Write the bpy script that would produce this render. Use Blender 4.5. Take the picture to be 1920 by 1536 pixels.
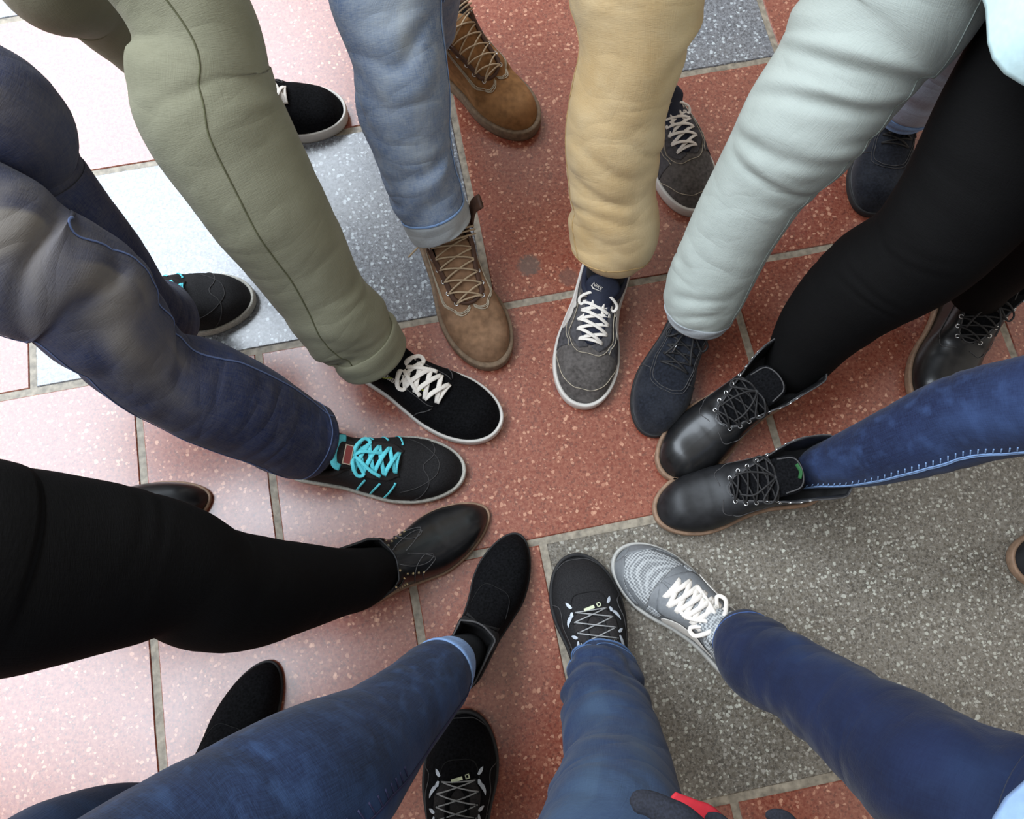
import bpy, bmesh, math, random
import numpy as np
from mathutils import Vector, Matrix

S = bpy.context.scene
for o in list(bpy.data.objects):
    bpy.data.objects.remove(o)

# ------------------------------------------------------------------ camera, light, exposure
CAM_H, FPX, TILT = 1.30, 1430.0, math.radians(14.9)
cam = bpy.data.cameras.new('camera')
cam.sensor_width = 36.0
cam.lens = FPX / 1920 * 36
cam.clip_start = 0.02
camo = bpy.data.objects.new('camera', cam)
camo.location = (0, 0, CAM_H)
camo.rotation_euler = (TILT, 0, 0)
S.collection.objects.link(camo)
S.camera = camo

w = bpy.data.worlds.new('hall_daylight')
S.world = w
w.use_nodes = True
wn = w.node_tree.nodes
wn['Background'].inputs[0].default_value = (1.0, 0.93, 0.84, 1)
wn['Background'].inputs[1].default_value = 0.60


def area(name, loc, target, sx, sy, power, col):
    l = bpy.data.lights.new(name, 'AREA')
    l.shape = 'RECTANGLE'
    l.size, l.size_y = sx, sy
    l.energy = power
    l.color = col
    o = bpy.data.objects.new(name, l)
    o.location = loc
    d = Vector(target) - Vector(loc)
    o.rotation_euler = d.to_track_quat('-Z', 'Y').to_euler()
    S.collection.objects.link(o)
    return o


# glazed roof of the hall, up and to the left of the circle
area('skylight_daylight', (-4.2, 3.0, 5.2), (-4.2, 3.0, 0.0), 5.2, 9.0, 1540, (0.79, 0.89, 1.0))

S.view_settings.view_transform = 'Standard'
S.view_settings.look = 'None'
S.view_settings.gamma = 1.0
S.view_settings.use_curve_mapping = False
S.view_settings.exposure = 0.0


# ------------------------------------------------------------------ helpers
def P(px, py, h=0.0):
    """point at height h seen at pixel (px, py) of the 1920x1536 frame"""
    x = (px - 960) / FPX
    y = -(py - 768) / FPX
    Y = y * math.cos(TILT) + math.sin(TILT)
    Z = y * math.sin(TILT) - math.cos(TILT)
    t = (CAM_H - h) / -Z
    return np.array([x * t, Y * t, h]), t


def pchip(xs, ys):
    xs = np.asarray(xs, float)
    ys = np.asarray(ys, float)
    h = np.diff(xs)
    d = np.diff(ys) / h
    m = np.zeros_like(ys)
    m[0], m[-1] = d[0], d[-1]
    for i in range(1, len(xs) - 1):
        if d[i - 1] * d[i] > 0:
            m[i] = 2 * d[i - 1] * d[i] / (d[i - 1] + d[i])

    def f(x):
        x = np.clip(np.asarray(x, float), xs[0], xs[-1])
        i = np.clip(np.searchsorted(xs, x) - 1, 0, len(h) - 1)
        t = (x - xs[i]) / h[i]
        return ((1 + 2 * t) * (1 - t) ** 2 * ys[i] + t * (1 - t) ** 2 * h[i] * m[i]
                + t * t * (3 - 2 * t) * ys[i + 1] + t * t * (t - 1) * h[i] * m[i + 1])
    return f


def catmull(pts, n):
    """smooth curve through pts, n samples, evenly spaced"""
    p = np.asarray(pts, float)
    if len(p) < 3:
        t = np.linspace(0, 1, n)[:, None]
        return p[0] * (1 - t) + p[-1] * t
    q = np.vstack([2 * p[0] - p[1], p, 2 * p[-1] - p[-2]])
    out = []
    for i in range(1, len(q) - 2):
        for t in np.linspace(0, 1, 14, endpoint=False):
            out.append(0.5 * (2 * q[i] + (q[i + 1] - q[i - 1]) * t
                              + (2 * q[i - 1] - 5 * q[i] + 4 * q[i + 1] - q[i + 2]) * t ** 2
                              + (3 * q[i] - q[i - 1] - 3 * q[i + 1] + q[i + 2]) * t ** 3))
    out.append(q[-2])
    out = np.array(out)
    k = min(3, out.shape[1])
    s = np.concatenate([[0], np.cumsum(np.linalg.norm(np.diff(out[:, :k], axis=0), axis=1))])
    u = np.linspace(0, s[-1], n)
    return np.stack([np.interp(u, s, out[:, j]) for j in range(out.shape[1])], 1)


def hash2(i, j, seed):
    v = np.sin(i * 127.1 + j * 311.7 + seed * 74.7) * 43758.5453
    return v - np.floor(v)


def vnoise(x, y, seed, per=None):
    """value noise in -1..1, optionally periodic in y"""
    xi, yi = np.floor(x), np.floor(y)
    fx, fy = x - xi, y - yi
    fx = fx * fx * fx * (fx * (fx * 6 - 15) + 10)
    fy = fy * fy * fy * (fy * (fy * 6 - 15) + 10)
    y0, y1 = yi, yi + 1
    if per:
        y0, y1 = np.mod(y0, per), np.mod(y1, per)
    a = hash2(xi, y0, seed) * (1 - fy) + hash2(xi, y1, seed) * fy
    b = hash2(xi + 1, y0, seed) * (1 - fy) + hash2(xi + 1, y1, seed) * fy
    return (a * (1 - fx) + b * fx) * 2 - 1


def link(name, me, mat, parent=None, base=None):
    o = bpy.data.objects.new(name, me)
    S.collection.objects.link(o)
    if mat is not None and not me.materials:
        me.materials.append(mat)
    if parent is not None:
        o.parent = parent
    return o


def mesh(name, verts, faces, mat, parent=None, smooth=True, base=(0, 0, 0), attr=None, uv=None):
    me = bpy.data.meshes.new(name)
    v = np.asarray(verts, float) - np.asarray(base, float)
    me.from_pydata(v.tolist(), [], [tuple(int(k) for k in f) for f in faces])
    if smooth:
        me.polygons.foreach_set('use_smooth', [True] * len(me.polygons))
    if attr is not None:
        for k, arr in attr.items():
            a = me.attributes.new(k, 'FLOAT', 'POINT')
            a.data.foreach_set('value', np.asarray(arr, float).ravel())
    if uv is not None:
        a = me.attributes.new('cloth_uv', 'FLOAT_VECTOR', 'POINT')
        a.data.foreach_set('vector', np.asarray(uv, float).ravel())
    me.update()
    return link(name, me, mat, parent)


def grid_faces(nr, nc, wrap=False, off=0, flip=False):
    f = []
    for i in range(nr - 1):
        for j in range(nc if wrap else nc - 1):
            a = off + i * nc + j
            b = off + i * nc + (j + 1) % nc
            c, d = b + nc, a + nc
            f.append((a, d, c, b) if flip else (a, b, c, d))
    return f


class MB:
    def __init__(s):
        s.v, s.f = [], []

    def add(s, v, f):
        o = len(s.v)
        s.v += [tuple(x) for x in v]
        s.f += [tuple(k + o for k in q) for q in f]

    def tube(s, path, r, n=8, flat=None, normals=None, closed=False):
        """tube along path; flat=(half width, half thickness) makes a ribbon lying on normals"""
        p = np.asarray(path, float)
        m = len(p)
        t = np.gradient(p, axis=0)
        if closed:
            t = np.roll(p, -1, 0) - np.roll(p, 1, 0)
        t /= np.linalg.norm(t, axis=1)[:, None] + 1e-12
        if normals is None:
            nn = np.tile(np.array([0.02, 0.03, 1.0]), (m, 1))
        else:
            nn = np.asarray(normals, float)
        b = np.cross(t, nn)
        b /= np.linalg.norm(b, axis=1)[:, None] + 1e-12
        nn = np.cross(b, t)
        rr = np.broadcast_to(np.asarray(r, float), (m,)) if flat is None else None
        vs = []
        for k in range(n):
            a = 2 * math.pi * k / n
            if flat is None:
                vs.append(p + (b * math.cos(a) + nn * math.sin(a)) * rr[:, None])
            else:
                ca, sa = math.cos(a), math.sin(a)
                ex = 0.6
                vs.append(p + b * flat[0] * np.sign(ca) * abs(ca) ** ex + nn * flat[1] * np.sign(sa) * abs(sa) ** ex)
        vs = np.stack(vs, 1).reshape(-1, 3)
        f = grid_faces(m, n, True)
        if closed:
            for j in range(n):
                f.append(((m - 1) * n + j, (m - 1) * n + (j + 1) % n, (j + 1) % n, j))
        else:
            f.append(tuple(range(n))[::-1])
            f.append(tuple((m - 1) * n + k for k in range(n)))
        s.add(vs, f)

    def box(s, c, hx, hy, hz, X=(1, 0, 0), Y=(0, 1, 0), Z=(0, 0, 1)):
        c, X, Y, Z = map(lambda q: np.asarray(q, float), (c, X, Y, Z))
        v = [c + X * hx * i + Y * hy * j + Z * hz * k for k in (-1, 1) for j in (-1, 1) for i in (-1, 1)]
        s.add(v, [(0, 2, 3, 1), (4, 5, 7, 6), (0, 1, 5, 4), (2, 6, 7, 3), (0, 4, 6, 2), (1, 3, 7, 5)])

    def build(s, name, mat, parent, base, smooth=True):
        return mesh(name, s.v, s.f, mat, parent, smooth, base)


# ------------------------------------------------------------------ materials
def srgb(r, g, b):
    f = lambda c: (c / 255 / 12.92) if c / 255 <= 0.04045 else ((c / 255 + 0.055) / 1.055) ** 2.4
    return (f(r), f(g), f(b), 1.0)


class NT:
    def __init__(s, name):
        s.m = bpy.data.materials.new(name)
        s.m.use_nodes = True
        s.t = s.m.node_tree
        s.b = s.t.nodes['Principled BSDF']

    def n(s, typ, **kw):
        q = s.t.nodes.new(typ)
        for k, v in kw.items():
            if k.startswith('i_'):
                q.inputs[k[2:].replace('_', ' ')].default_value = v
            else:
                setattr(q, k, v)
        return q

    def l(s, a, b):
        s.t.links.new(a, b)

    def math(s, op, a, b=None, clamp=False):
        q = s.n('ShaderNodeMath', operation=op, use_clamp=clamp)
        for i, x in enumerate((a, b)):
            if x is None:
                continue
            if isinstance(x, (int, float)):
                q.inputs[i].default_value = x
            else:
                s.l(x, q.inputs[i])
        return q.outputs[0]

    def ramp(s, x, p0, p1, c0=(0, 0, 0, 1), c1=(1, 1, 1, 1)):
        q = s.n('ShaderNodeValToRGB')
        q.color_ramp.elements[0].position, q.color_ramp.elements[1].position = p0, p1
        q.color_ramp.elements[0].color, q.color_ramp.elements[1].color = c0, c1
        s.l(x, q.inputs[0])
        return q.outputs[0]

    def mix(s, fac, a, b):
        q = s.n('ShaderNodeMix', data_type='RGBA')
        for sock, x in ((q.inputs['Factor'], fac), (q.inputs['A'], a), (q.inputs['B'], b)):
            if isinstance(x, (int, float, tuple)):
                sock.default_value = x
            else:
                s.l(x, sock)
        return q.outputs['Result']

    def bump(s, h, strength=0.3, dist=0.001):
        q = s.n('ShaderNodeBump')
        q.inputs['Strength'].default_value = strength
        q.inputs['Distance'].default_value = dist
        s.l(h, q.inputs['Height'])
        s.l(q.outputs[0], s.b.inputs['Normal'])


def plain(name, col, rough=0.6, metal=0.0, grain=0.12, gscale=120, bump=0.25, bdist=0.0006, coat=0.0, spec=0.5, sheen=0.0, blotch=0.0):
    t = NT(name)
    tc = t.n('ShaderNodeTexCoord')
    no = t.n('ShaderNodeTexNoise')
    no.inputs['Scale'].default_value = gscale
    no.inputs['Detail'].default_value = 5
    t.l(tc.outputs['Object'], no.inputs['Vector'])
    c = srgb(*col)
    dark = tuple(x * (1 - grain * 2) for x in c[:3]) + (1,)
    lite = tuple(min(1, x * (1 + grain * 2) + grain * 0.004) for x in c[:3]) + (1,)
    colr = t.ramp(no.outputs[0], 0.3, 0.7, dark, lite)
    if blotch:
        n2 = t.n('ShaderNodeTexNoise')
        n2.inputs['Scale'].default_value = 22
        n2.inputs['Detail'].default_value = 3
        t.l(tc.outputs['Object'], n2.inputs['Vector'])
        bl = t.ramp(n2.outputs[0], 0.45, 0.68)
        colr = t.mix(t.math('MULTIPLY', bl, blotch), colr, tuple(min(1, x * 1.7 + 0.03) for x in c[:3]) + (1,))
    t.l(colr, t.b.inputs['Base Color'])
    t.b.inputs['Roughness'].default_value = rough
    t.b.inputs['Metallic'].default_value = metal
    t.b.inputs['Coat Weight'].default_value = coat
    t.b.inputs['Coat Roughness'].default_value = 0.12
    t.b.inputs['Specular IOR Level'].default_value = spec
    t.b.inputs['Sheen Weight'].default_value = sheen
    if bump:
        t.bump(no.outputs[0], bump, bdist)
    return t.m


def meshcloth(name, c0, c1, scale=330, rough=0.8, thr=0.5):
    """knitted sport mesh: rows of small holes"""
    t = NT(name)
    tc = t.n('ShaderNodeTexCoord')
    mp = t.n('ShaderNodeMapping')
    mp.inputs['Rotation'].default_value = (0, 0, 0.7)
    t.l(tc.outputs['Object'], mp.inputs[0])
    v = t.n('ShaderNodeTexVoronoi')
    v.inputs['Scale'].default_value = scale
    v.inputs['Randomness'].default_value = 0.12
    t.l(mp.outputs[0], v.inputs['Vector'])
    f = t.ramp(v.outputs['Distance'], thr - 0.15, thr + 0.1)
    t.l(t.mix(f, srgb(*c0), srgb(*c1)), t.b.inputs['Base Color'])
    t.b.inputs['Roughness'].default_value = rough
    t.bump(f, 0.6, 0.0008)
    return t.m


def cloth(name, col, fade, dark, twill=0.5, wear=0.5, rough=0.85, spec=0.25, weave=900.0, streak=1.0, mottle=0.5, crumple=1.0):
    """woven cloth; 'fade' attribute marks washed-out wear, cloth_uv runs along and around the leg in metres"""
    t = NT(name)
    at = t.n('ShaderNodeAttribute', attribute_name='cloth_uv')
    fa = t.n('ShaderNodeAttribute', attribute_name='fade')

    def noise(sx, sy, sz=1.0, detail=4, rot=0.0):
        mp = t.n('ShaderNodeMapping')
        mp.inputs['Scale'].default_value = (sx, sy, sy)
        mp.inputs['Rotation'].default_value = (0, 0, rot)
        t.l(at.outputs['Vector'], mp.inputs[0])
        q = t.n('ShaderNodeTexNoise')
        q.inputs['Scale'].default_value = 1.0
        q.inputs['Detail'].default_value = detail
        t.l(mp.outputs[0], q.inputs['Vector'])
        return q.outputs[0]
    blot = noise(14, 10, detail=5)
    st1 = noise(60, 700, detail=3)
    st2 = noise(700, 90, detail=3)
    tw = noise(1300, 160, detail=2, rot=0.6)
    base = t.ramp(blot, 0.35, 0.68, srgb(*dark), srgb(*col))
    base = t.mix(t.math('MULTIPLY', fa.outputs['Fac'], wear, True), base, srgb(*fade))
    m = t.math('ADD', t.math('MULTIPLY', st1, 0.6), t.math('MULTIPLY', st2, 0.5))
    m = t.math('ADD', m, t.math('MULTIPLY', tw, 0.5))
    mm = t.ramp(m, 0.62, 0.98)
    c2 = t.mix(t.math('MULTIPLY', mm, twill), base, srgb(*fade))
    blot2 = noise(45, 35, detail=6)
    mott = t.ramp(blot2, 0.5, 0.72)
    c2 = t.mix(t.math('MULTIPLY', mott, mottle * 0.5), c2, srgb(*fade))
    t.l(c2, t.b.inputs['Base Color'])
    t.b.inputs['Roughness'].default_value = rough
    t.b.inputs['Specular IOR Level'].default_value = spec
    t.b.inputs['Sheen Weight'].default_value = 0.0 if 'jersey' in name else 0.08
    w1 = noise(20, 8, 3, detail=1, rot=0.3)
    w2 = noise(13, 7, 3, detail=1, rot=-0.5)
    w3 = noise(80, 30, 5, detail=3, rot=0.1)
    rid = t.math('ADD', t.math('ABSOLUTE', t.math('SUBTRACT', w1, 0.5)), t.math('ABSOLUTE', t.math('SUBTRACT', w2, 0.5)))
    rid = t.math('ADD', rid, t.math('MULTIPLY', w3, 0.07))
    b2 = t.n('ShaderNodeBump')
    b2.inputs['Strength'].default_value = min(1.0, 0.75 * crumple)
    b2.inputs['Distance'].default_value = 0.011 * crumple
    t.l(rid, b2.inputs['Height'])
    b1 = t.n('ShaderNodeBump')
    b1.inputs['Strength'].default_value = 0.45
    b1.inputs['Distance'].default_value = 0.0013
    t.l(t.math('ADD', m, t.math('MULTIPLY', blot2, 1.5)), b1.inputs['Height'])
    t.l(b2.outputs[0], b1.inputs['Normal'])
    t.l(b1.outputs[0], t.b.inputs['Normal'])
    return t.m


def terrazzo(name, base, base2, light, dark, amount=0.5, chip=(135, 260), stains=(), rough=0.25):
    t = NT(name)
    tc = t.n('ShaderNodeTexCoord')
    warp = t.n('ShaderNodeTexNoise')
    warp.inputs['Scale'].default_value = 190
    warp.inputs['Detail'].default_value = 2
    t.l(tc.outputs['Object'], warp.inputs['Vector'])
    vm = t.n('ShaderNodeVectorMath', operation='SCALE')
    t.l(warp.outputs['Color'], vm.inputs[0])
    vm.inputs['Scale'].default_value = 0.0065
    va = t.n('ShaderNodeVectorMath', operation='ADD')
    t.l(tc.outputs['Object'], va.inputs[0])
    t.l(vm.outputs[0], va.inputs[1])
    big = t.n('ShaderNodeTexNoise')
    big.inputs['Scale'].default_value = 5
    big.inputs['Detail'].default_value = 6
    big.inputs['Roughness'].default_value = 0.65
    t.l(tc.outputs['Object'], big.inputs['Vector'])
    col = t.mix(t.ramp(big.outputs[0], 0.36, 0.66), srgb(*base), srgb(*base2))
    fine = t.n('ShaderNodeTexNoise')
    fine.inputs['Scale'].default_value = 160
    fine.inputs['Detail'].default_value = 4
    t.l(tc.outputs['Object'], fine.inputs['Vector'])
    col = t.mix(t.math('MULTIPLY', t.ramp(fine.outputs[0], 0.35, 0.7), 0.35), col, srgb(*light))

    def chips(scale, thr, gate, seed):
        mp = t.n('ShaderNodeMapping')
        mp.inputs['Location'].default_value = (seed, seed * 1.7, 0)
        mp.inputs['Rotation'].default_value = (0, 0, seed)
        t.l(va.outputs[0], mp.inputs[0])
        v = t.n('ShaderNodeTexVoronoi', voronoi_dimensions='2D')
        v.inputs['Scale'].default_value = scale
        t.l(mp.outputs[0], v.inputs['Vector'])
        sep = t.n('ShaderNodeSeparateColor')
        t.l(v.outputs['Color'], sep.inputs[0])
        size = t.math('MULTIPLY', sep.outputs[1], thr)
        inside = t.math('LESS_THAN', v.outputs['Distance'], size)
        on = t.math('LESS_THAN', sep.outputs[0], gate)
        return t.math('MULTIPLY', inside, on), sep.outputs[2]
    c1, r1 = chips(chip[1] * 1.5, 0.6, 0.45 * amount, 3.1)
    col = t.mix(t.math('MULTIPLY', c1, 0.28), col, srgb(*light))
    c2, r2 = chips(chip[1], 0.6, 0.5 * amount, 1.3)
    col = t.mix(t.math('MULTIPLY', c2, 0.5), col, srgb(*dark))
    c3, r3 = chips(chip[0], 0.46, 0.34 * amount, 7.7)
    lightmix = t.mix(r3, srgb(*light), srgb(min(255, light[0] + 40), min(255, light[1] + 45), min(255, light[2] + 40)))
    col = t.mix(t.math('MULTIPLY', c3, 0.62), col, lightmix)
    c4, r4 = chips(chip[0] * 0.62, 0.34, 0.12 * amount, 5.2)
    col = t.mix(t.math('MULTIPLY', c4, 0.6), col, lightmix)
    for (sx, sy, rad, amt) in stains:
        dd = t.n('ShaderNodeVectorMath', operation='DISTANCE')
        t.l(va.outputs[0], dd.inputs[0])
        dd.inputs[1].default_value = (sx + 0.003, sy + 0.003, 0.003)
        e = t.math('ADD', dd.outputs['Value'], t.math('MULTIPLY', fine.outputs[0], rad * 0.9))
        e = t.math('ADD', e, t.math('MULTIPLY', big.outputs[0], rad * 1.0))
        k = t.ramp(e, 0.0, 1.0)
        msk = t.math('SUBTRACT', 1.0, t.math('DIVIDE', e, rad * 2.0), True)
        msk = t.math('MULTIPLY', t.math('MULTIPLY', msk, 6.0, True), amt)
        col = t.mix(msk, col, srgb(92, 84, 78))
    t.l(col, t.b.inputs['Base Color'])
    t.b.inputs['Specular IOR Level'].default_value = 1.0
    rr = t.math('ADD', t.math('MULTIPLY', big.outputs[0], 0.12), rough - 0.06)
    t.l(rr, t.b.inputs['Roughness'])
    hh = t.math('ADD', t.math('MULTIPLY', fine.outputs[0], 0.5), t.math('MULTIPLY', c2, -0.6))
    t.bump(hh, 0.14, 0.0008)
    return t.m


s1, _ = P(992, 497)
s2, _ = P(1066, 520)
RED = terrazzo('red_terrazzo', (122, 52, 36), (136, 70, 54), (190, 132, 106), (84, 44, 36), 0.75,
               stains=((s1[0], s1[1], 0.024, 0.7), (s2[0], s2[1], 0.02, 0.45)))
GREY = terrazzo('grey_terrazzo', (88, 81, 69), (102, 95, 84), (170, 165, 156), (48, 45, 42), 1.25, chip=(150, 250))
BLUE = terrazzo('blue_grey_terrazzo', (84, 88, 96), (104, 104, 106), (188, 194, 202), (54, 56, 62), 0.9, chip=(135, 250))
GROUT = plain('grout', (146, 136, 120), 0.5, grain=0.2, gscale=90, bump=0.6, bdist=0.002)

BLACKSUEDE = plain('black_suede', (13, 13, 15), 0.95, grain=0.3, gscale=300, sheen=0.0, spec=0.10)
NAVYSUEDE = plain('navy_black_suede', (26, 29, 37), 0.92, grain=0.25, gscale=260, sheen=0.12, spec=0.2, blotch=0.25)
KNIT = plain('black_knit', (33, 32, 33), 0.85, grain=0.2, gscale=500, spec=0.25, bump=0.4)
KNIT2 = plain('dark_brown_black_panel', (40, 37, 37), 0.8, grain=0.15, gscale=400, spec=0.25)
GLOSS = plain('glossy_black_leather', (22, 22, 23), 0.36, grain=0.2, gscale=60, spec=0.5, coat=0.12, bump=0.1)
MATTE = plain('matte_black_leather', (27, 27, 29), 0.5, grain=0.2, gscale=70, spec=0.4, bump=0.25)
BROWN = plain('brown_nubuck', (128, 98, 74), 0.85, grain=0.14, gscale=90, spec=0.2, blotch=0.35)
TAN = plain('tan_nubuck', (134, 96, 60), 0.85, grain=0.14, gscale=90, spec=0.2, blotch=0.3)
DKBROWN = plain('dark_brown_padding', (74, 48, 34), 0.7, grain=0.15)
BOOTSOLE = plain('brown_rubber', (116, 96, 76), 0.8, grain=0.15)
GREYSUEDE = plain('grey_suede', (84, 79, 76), 0.95, grain=0.2, gscale=160, spec=0.15, blotch=0.4, sheen=0.1)
GREYSUEDE2 = plain('grey_suede_panel', (76, 74, 76), 0.95, grain=0.18, gscale=180, spec=0.15, blotch=0.3)
NAVY = plain('navy_lining', (22, 28, 48), 0.75, grain=0.1, gscale=300)
WHITERUB = plain('white_rubber', (206, 200, 192), 0.55, grain=0.04, gscale=40)
OFFWHITE = plain('off_white_rubber', (176, 172, 162), 0.7, grain=0.12, gscale=240, bump=0.6, bdist=0.001)
WHITELACE = plain('white_lace', (226, 218, 208), 0.85, grain=0.06, gscale=700)
TURQ = plain('turquoise_lace', (96, 206, 218), 0.8, grain=0.08, gscale=700)
TANLACE = plain('beige_lace', (172, 150, 122), 0.85, grain=0.1, gscale=700)
BLACKLACE = plain('black_lace', (28, 26, 26), 0.7, grain=0.2, gscale=600)
GREYLACE = plain('grey_lace', (150, 150, 150), 0.6, grain=0.1, gscale=600)
SILVER = plain('silver_metal', (214, 214, 214), 0.25, metal=0.9, grain=0.05)
GOLD = plain('pale_gold_metal', (222, 200, 160), 0.25, metal=0.9, grain=0.05)
REFLECT = plain('pale_reflective_print', (186, 192, 200), 0.45, grain=0.03)
DARKSOLE = plain('dark_rubber', (34, 33, 34), 0.75, grain=0.15)
TANWELT = plain('tan_welt', (140, 112, 90), 0.65, grain=0.12)
GREYMESH = meshcloth('light_grey_mesh', (112, 114, 116), (176, 178, 178), 250)
GREYPANEL = plain('grey_synthetic', (112, 114, 116), 0.6, grain=0.05, gscale=200)
GREYSOLE = plain('pale_grey_rubber', (176, 174, 168), 0.6, grain=0.06, gscale=60)
LINING = plain('dark_lining', (14, 13, 14), 0.95, grain=0.2)
LIGHTLINING = plain('grey_lining', (118, 116, 112), 0.9, grain=0.1)
STITCH = plain('pale_stitching', (176, 164, 144), 0.8, grain=0.1)
DKSTITCH = plain('dark_stitching', (70, 68, 68), 0.8, grain=0.1)
YELLOW = plain('yellow_green_trim', (206, 214, 90), 0.7, grain=0.05)
REDLABEL = plain('dark_red_label', (120, 44, 40), 0.6, grain=0.05)
GREENTRIM = plain('green_trim', (34, 88, 44), 0.8, grain=0.05)
SKIN = plain('skin', (196, 148, 124), 0.55, grain=0.06)
WHITESOCK = plain('cream_sock', (206, 200, 186), 0.9, grain=0.08, gscale=300)
BLACKSOCK = plain('black_sock', (18, 18, 20), 0.95, grain=0.2, gscale=400)

OLIVE = cloth('olive_chino', (140, 138, 116), (156, 155, 134), (126, 124, 102), twill=0.12, wear=0.3, mottle=0.15, crumple=0.8)
KHAKI = cloth('khaki_chino', (196, 170, 128), (214, 198, 164), (184, 154, 108), twill=0.1, wear=0.6, mottle=0.2, crumple=0.9)
MINT = cloth('pale_mint_denim', (170, 177, 170), (184, 190, 184), (160, 167, 160), twill=0.2, wear=0.4, mottle=0.2, crumple=0.9)
MINTSHADED = cloth('shaded_mint_denim', (150, 156, 172), (190, 204, 224), (132, 134, 148), twill=0.3, wear=0.5, mottle=0.3)  # same mint denim, with shade and bluish light put into the colour
LIGHTJ = cloth('light_blue_denim', (96, 116, 146), (164, 170, 174), (70, 94, 132), twill=0.5, wear=0.9, mottle=0.7, crumple=1.1)
MIDJ = cloth('faded_dark_denim', (30, 46, 86), (120, 114, 108), (17, 27, 60), twill=0.24, wear=1.0, mottle=0.25, crumple=1.1)
BLUEJ = cloth('deep_blue_denim', (20, 28, 58), (54, 74, 114), (12, 17, 42), twill=0.26, wear=0.8, mottle=1.0, crumple=0.7)
ROYALJ = cloth('dark_blue_denim', (19, 28, 58), (36, 54, 86), (12, 19, 44), twill=0.14, wear=0.7, mottle=0.25, crumple=1.0)
PHOTOJ = cloth('worn_blue_denim', (28, 42, 74), (62, 80, 100), (18, 30, 60), twill=0.3, wear=0.8, mottle=0.35, crumple=1.2)
SKINNYJ = cloth('skinny_blue_denim', (20, 32, 60), (58, 84, 124), (11, 17, 33), twill=0.22, wear=0.8, mottle=0.7, crumple=0.7)
LEGGING = cloth('black_jersey', (14, 13, 13), (22, 20, 20), (11, 10, 10), twill=0.1, wear=0.2, mottle=0.1, spec=0.12, crumple=0.25)
CUFFLIGHT = cloth('pale_denim_inside', (120, 152, 196), (170, 192, 216), (94, 126, 176), twill=0.4, wear=0.4, mottle=0.5)
CUFFGREY = cloth('grey_denim_inside', (168, 172, 174), (190, 194, 196), (150, 156, 160), twill=0.3, wear=0.4, mottle=0.3)


# ------------------------------------------------------------------ floor
TA = math.radians(11.0)


def tile_xy(u, v):
    return u * math.cos(TA) - v * math.sin(TA), u * math.sin(TA) + v * math.cos(TA)


floor_bm = MB()
floor_bm.box((0, 0, -0.0275), 4.2, 4.2, 0.0255)
floor = floor_bm.build('floor', GROUT, None, (0, 0, 0), False)
floor['kind'] = 'structure'
rng = random.Random(5)


def tile(u0, u1, v0, v1, mat, g=0.0065):
    """one stone tile with worn, slightly rounded and wandering edges"""
    u0, u1, v0, v1 = u0 + g, u1 - g, v0 + g, v1 - g
    pts = []
    for (a, b, n) in (((u0, v0), (u1, v0), 7), ((u1, v0), (u1, v1), 5), ((u1, v1), (u0, v1), 7), ((u0, v1), (u0, v0), 5)):
        for k in range(n):
            t = k / n
            j = 0.0012 if k else 0.0
            pts.append((a[0] + (b[0] - a[0]) * t + rng.uniform(-j, j), a[1] + (b[1] - a[1]) * t + rng.uniform(-j, j)))
    cu, cv = (u0 + u1) / 2, (v0 + v1) / 2
    n = len(pts)
    V = []
    dz = rng.uniform(-0.0003, 0.0003)
    for (ins, z) in ((0.0, -0.004), (0.0, -0.0016), (0.0016, 0.0)):
        for (a, b) in pts:
            sa = ins * (1 if a < cu else -1)
            sb = ins * (1 if b < cv else -1)
            x, y = tile_xy(a + sa, b + sb)
            V.append((x, y, z + dz))
    F = grid_faces(3, n, True)
    F.append(tuple(2 * n + k for k in range(n)))
    return mesh('tile', V, F, mat, floor, False)


R_, G_, B_ = RED, GREY, BLUE
rows = [
    (1.775, 2.2, [(-2.4, -1.6, R_), (-1.6, -0.9, B_), (-0.9, -0.2, R_), (-0.2, 0.6, R_), (0.6, 1.5, B_), (1.5, 2.4, R_)]),
    (1.345, 1.775, [(-2.4, -1.4, R_), (-1.4, -0.755, B_), (-0.755, -0.1, R_), (-0.1, 0.51, R_), (0.51, 1.2, R_), (1.2, 2.4, B_)]),
    (0.955, 1.345, [(-2.4, -1.5, B_), (-1.5, -0.98, R_), (-0.98, 0.068, R_), (0.51, 0.734, B_), (0.734, 1.4, R_), (1.4, 2.4, R_)]),
    (0.535, 0.955, [(-2.4, -1.6, R_), (-1.6, -0.762, R_), (-0.762, 0.068, B_), (0.51, 0.968, R_), (0.968, 1.6, R_), (1.6, 2.4, B_)]),
    (0.105, 0.535, [(-2.4, -1.2, R_), (-1.2, -0.581, R_), (-0.581, -0.362, R_), (-0.362, 0.508, R_), (0.508, 0.972, R_), (0.972, 1.5, R_), (1.5, 2.4, R_)]),
    (-0.340, 0.105, [(-2.4, -1.3, R_), (-1.3, -0.583, R_), (-0.583, -0.154, R_), (-0.154, 0.072, R_), (0.072, 1.25, G_), (1.25, 2.4, R_)]),
    (-0.770, -0.340, [(-2.4, -1.4, R_), (-1.4, -0.7, R_), (-0.7, -0.1, R_), (-0.1, 0.284, R_), (0.284, 0.9, R_), (0.9, 1.6, R_), (1.6, 2.4, R_)]),
    (-1.2, -0.770, [(-2.4, -1.2, R_), (-1.2, -0.4, B_), (-0.4, 0.5, R_), (0.5, 1.4, R_), (1.4, 2.4, B_)]),
]
for v0, v1, ts in rows:
    for (a, b, m) in ts:
        tile(a, b, v0, v1, m)
tile(0.068, 0.51, 0.535, 1.345, RED)


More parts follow.
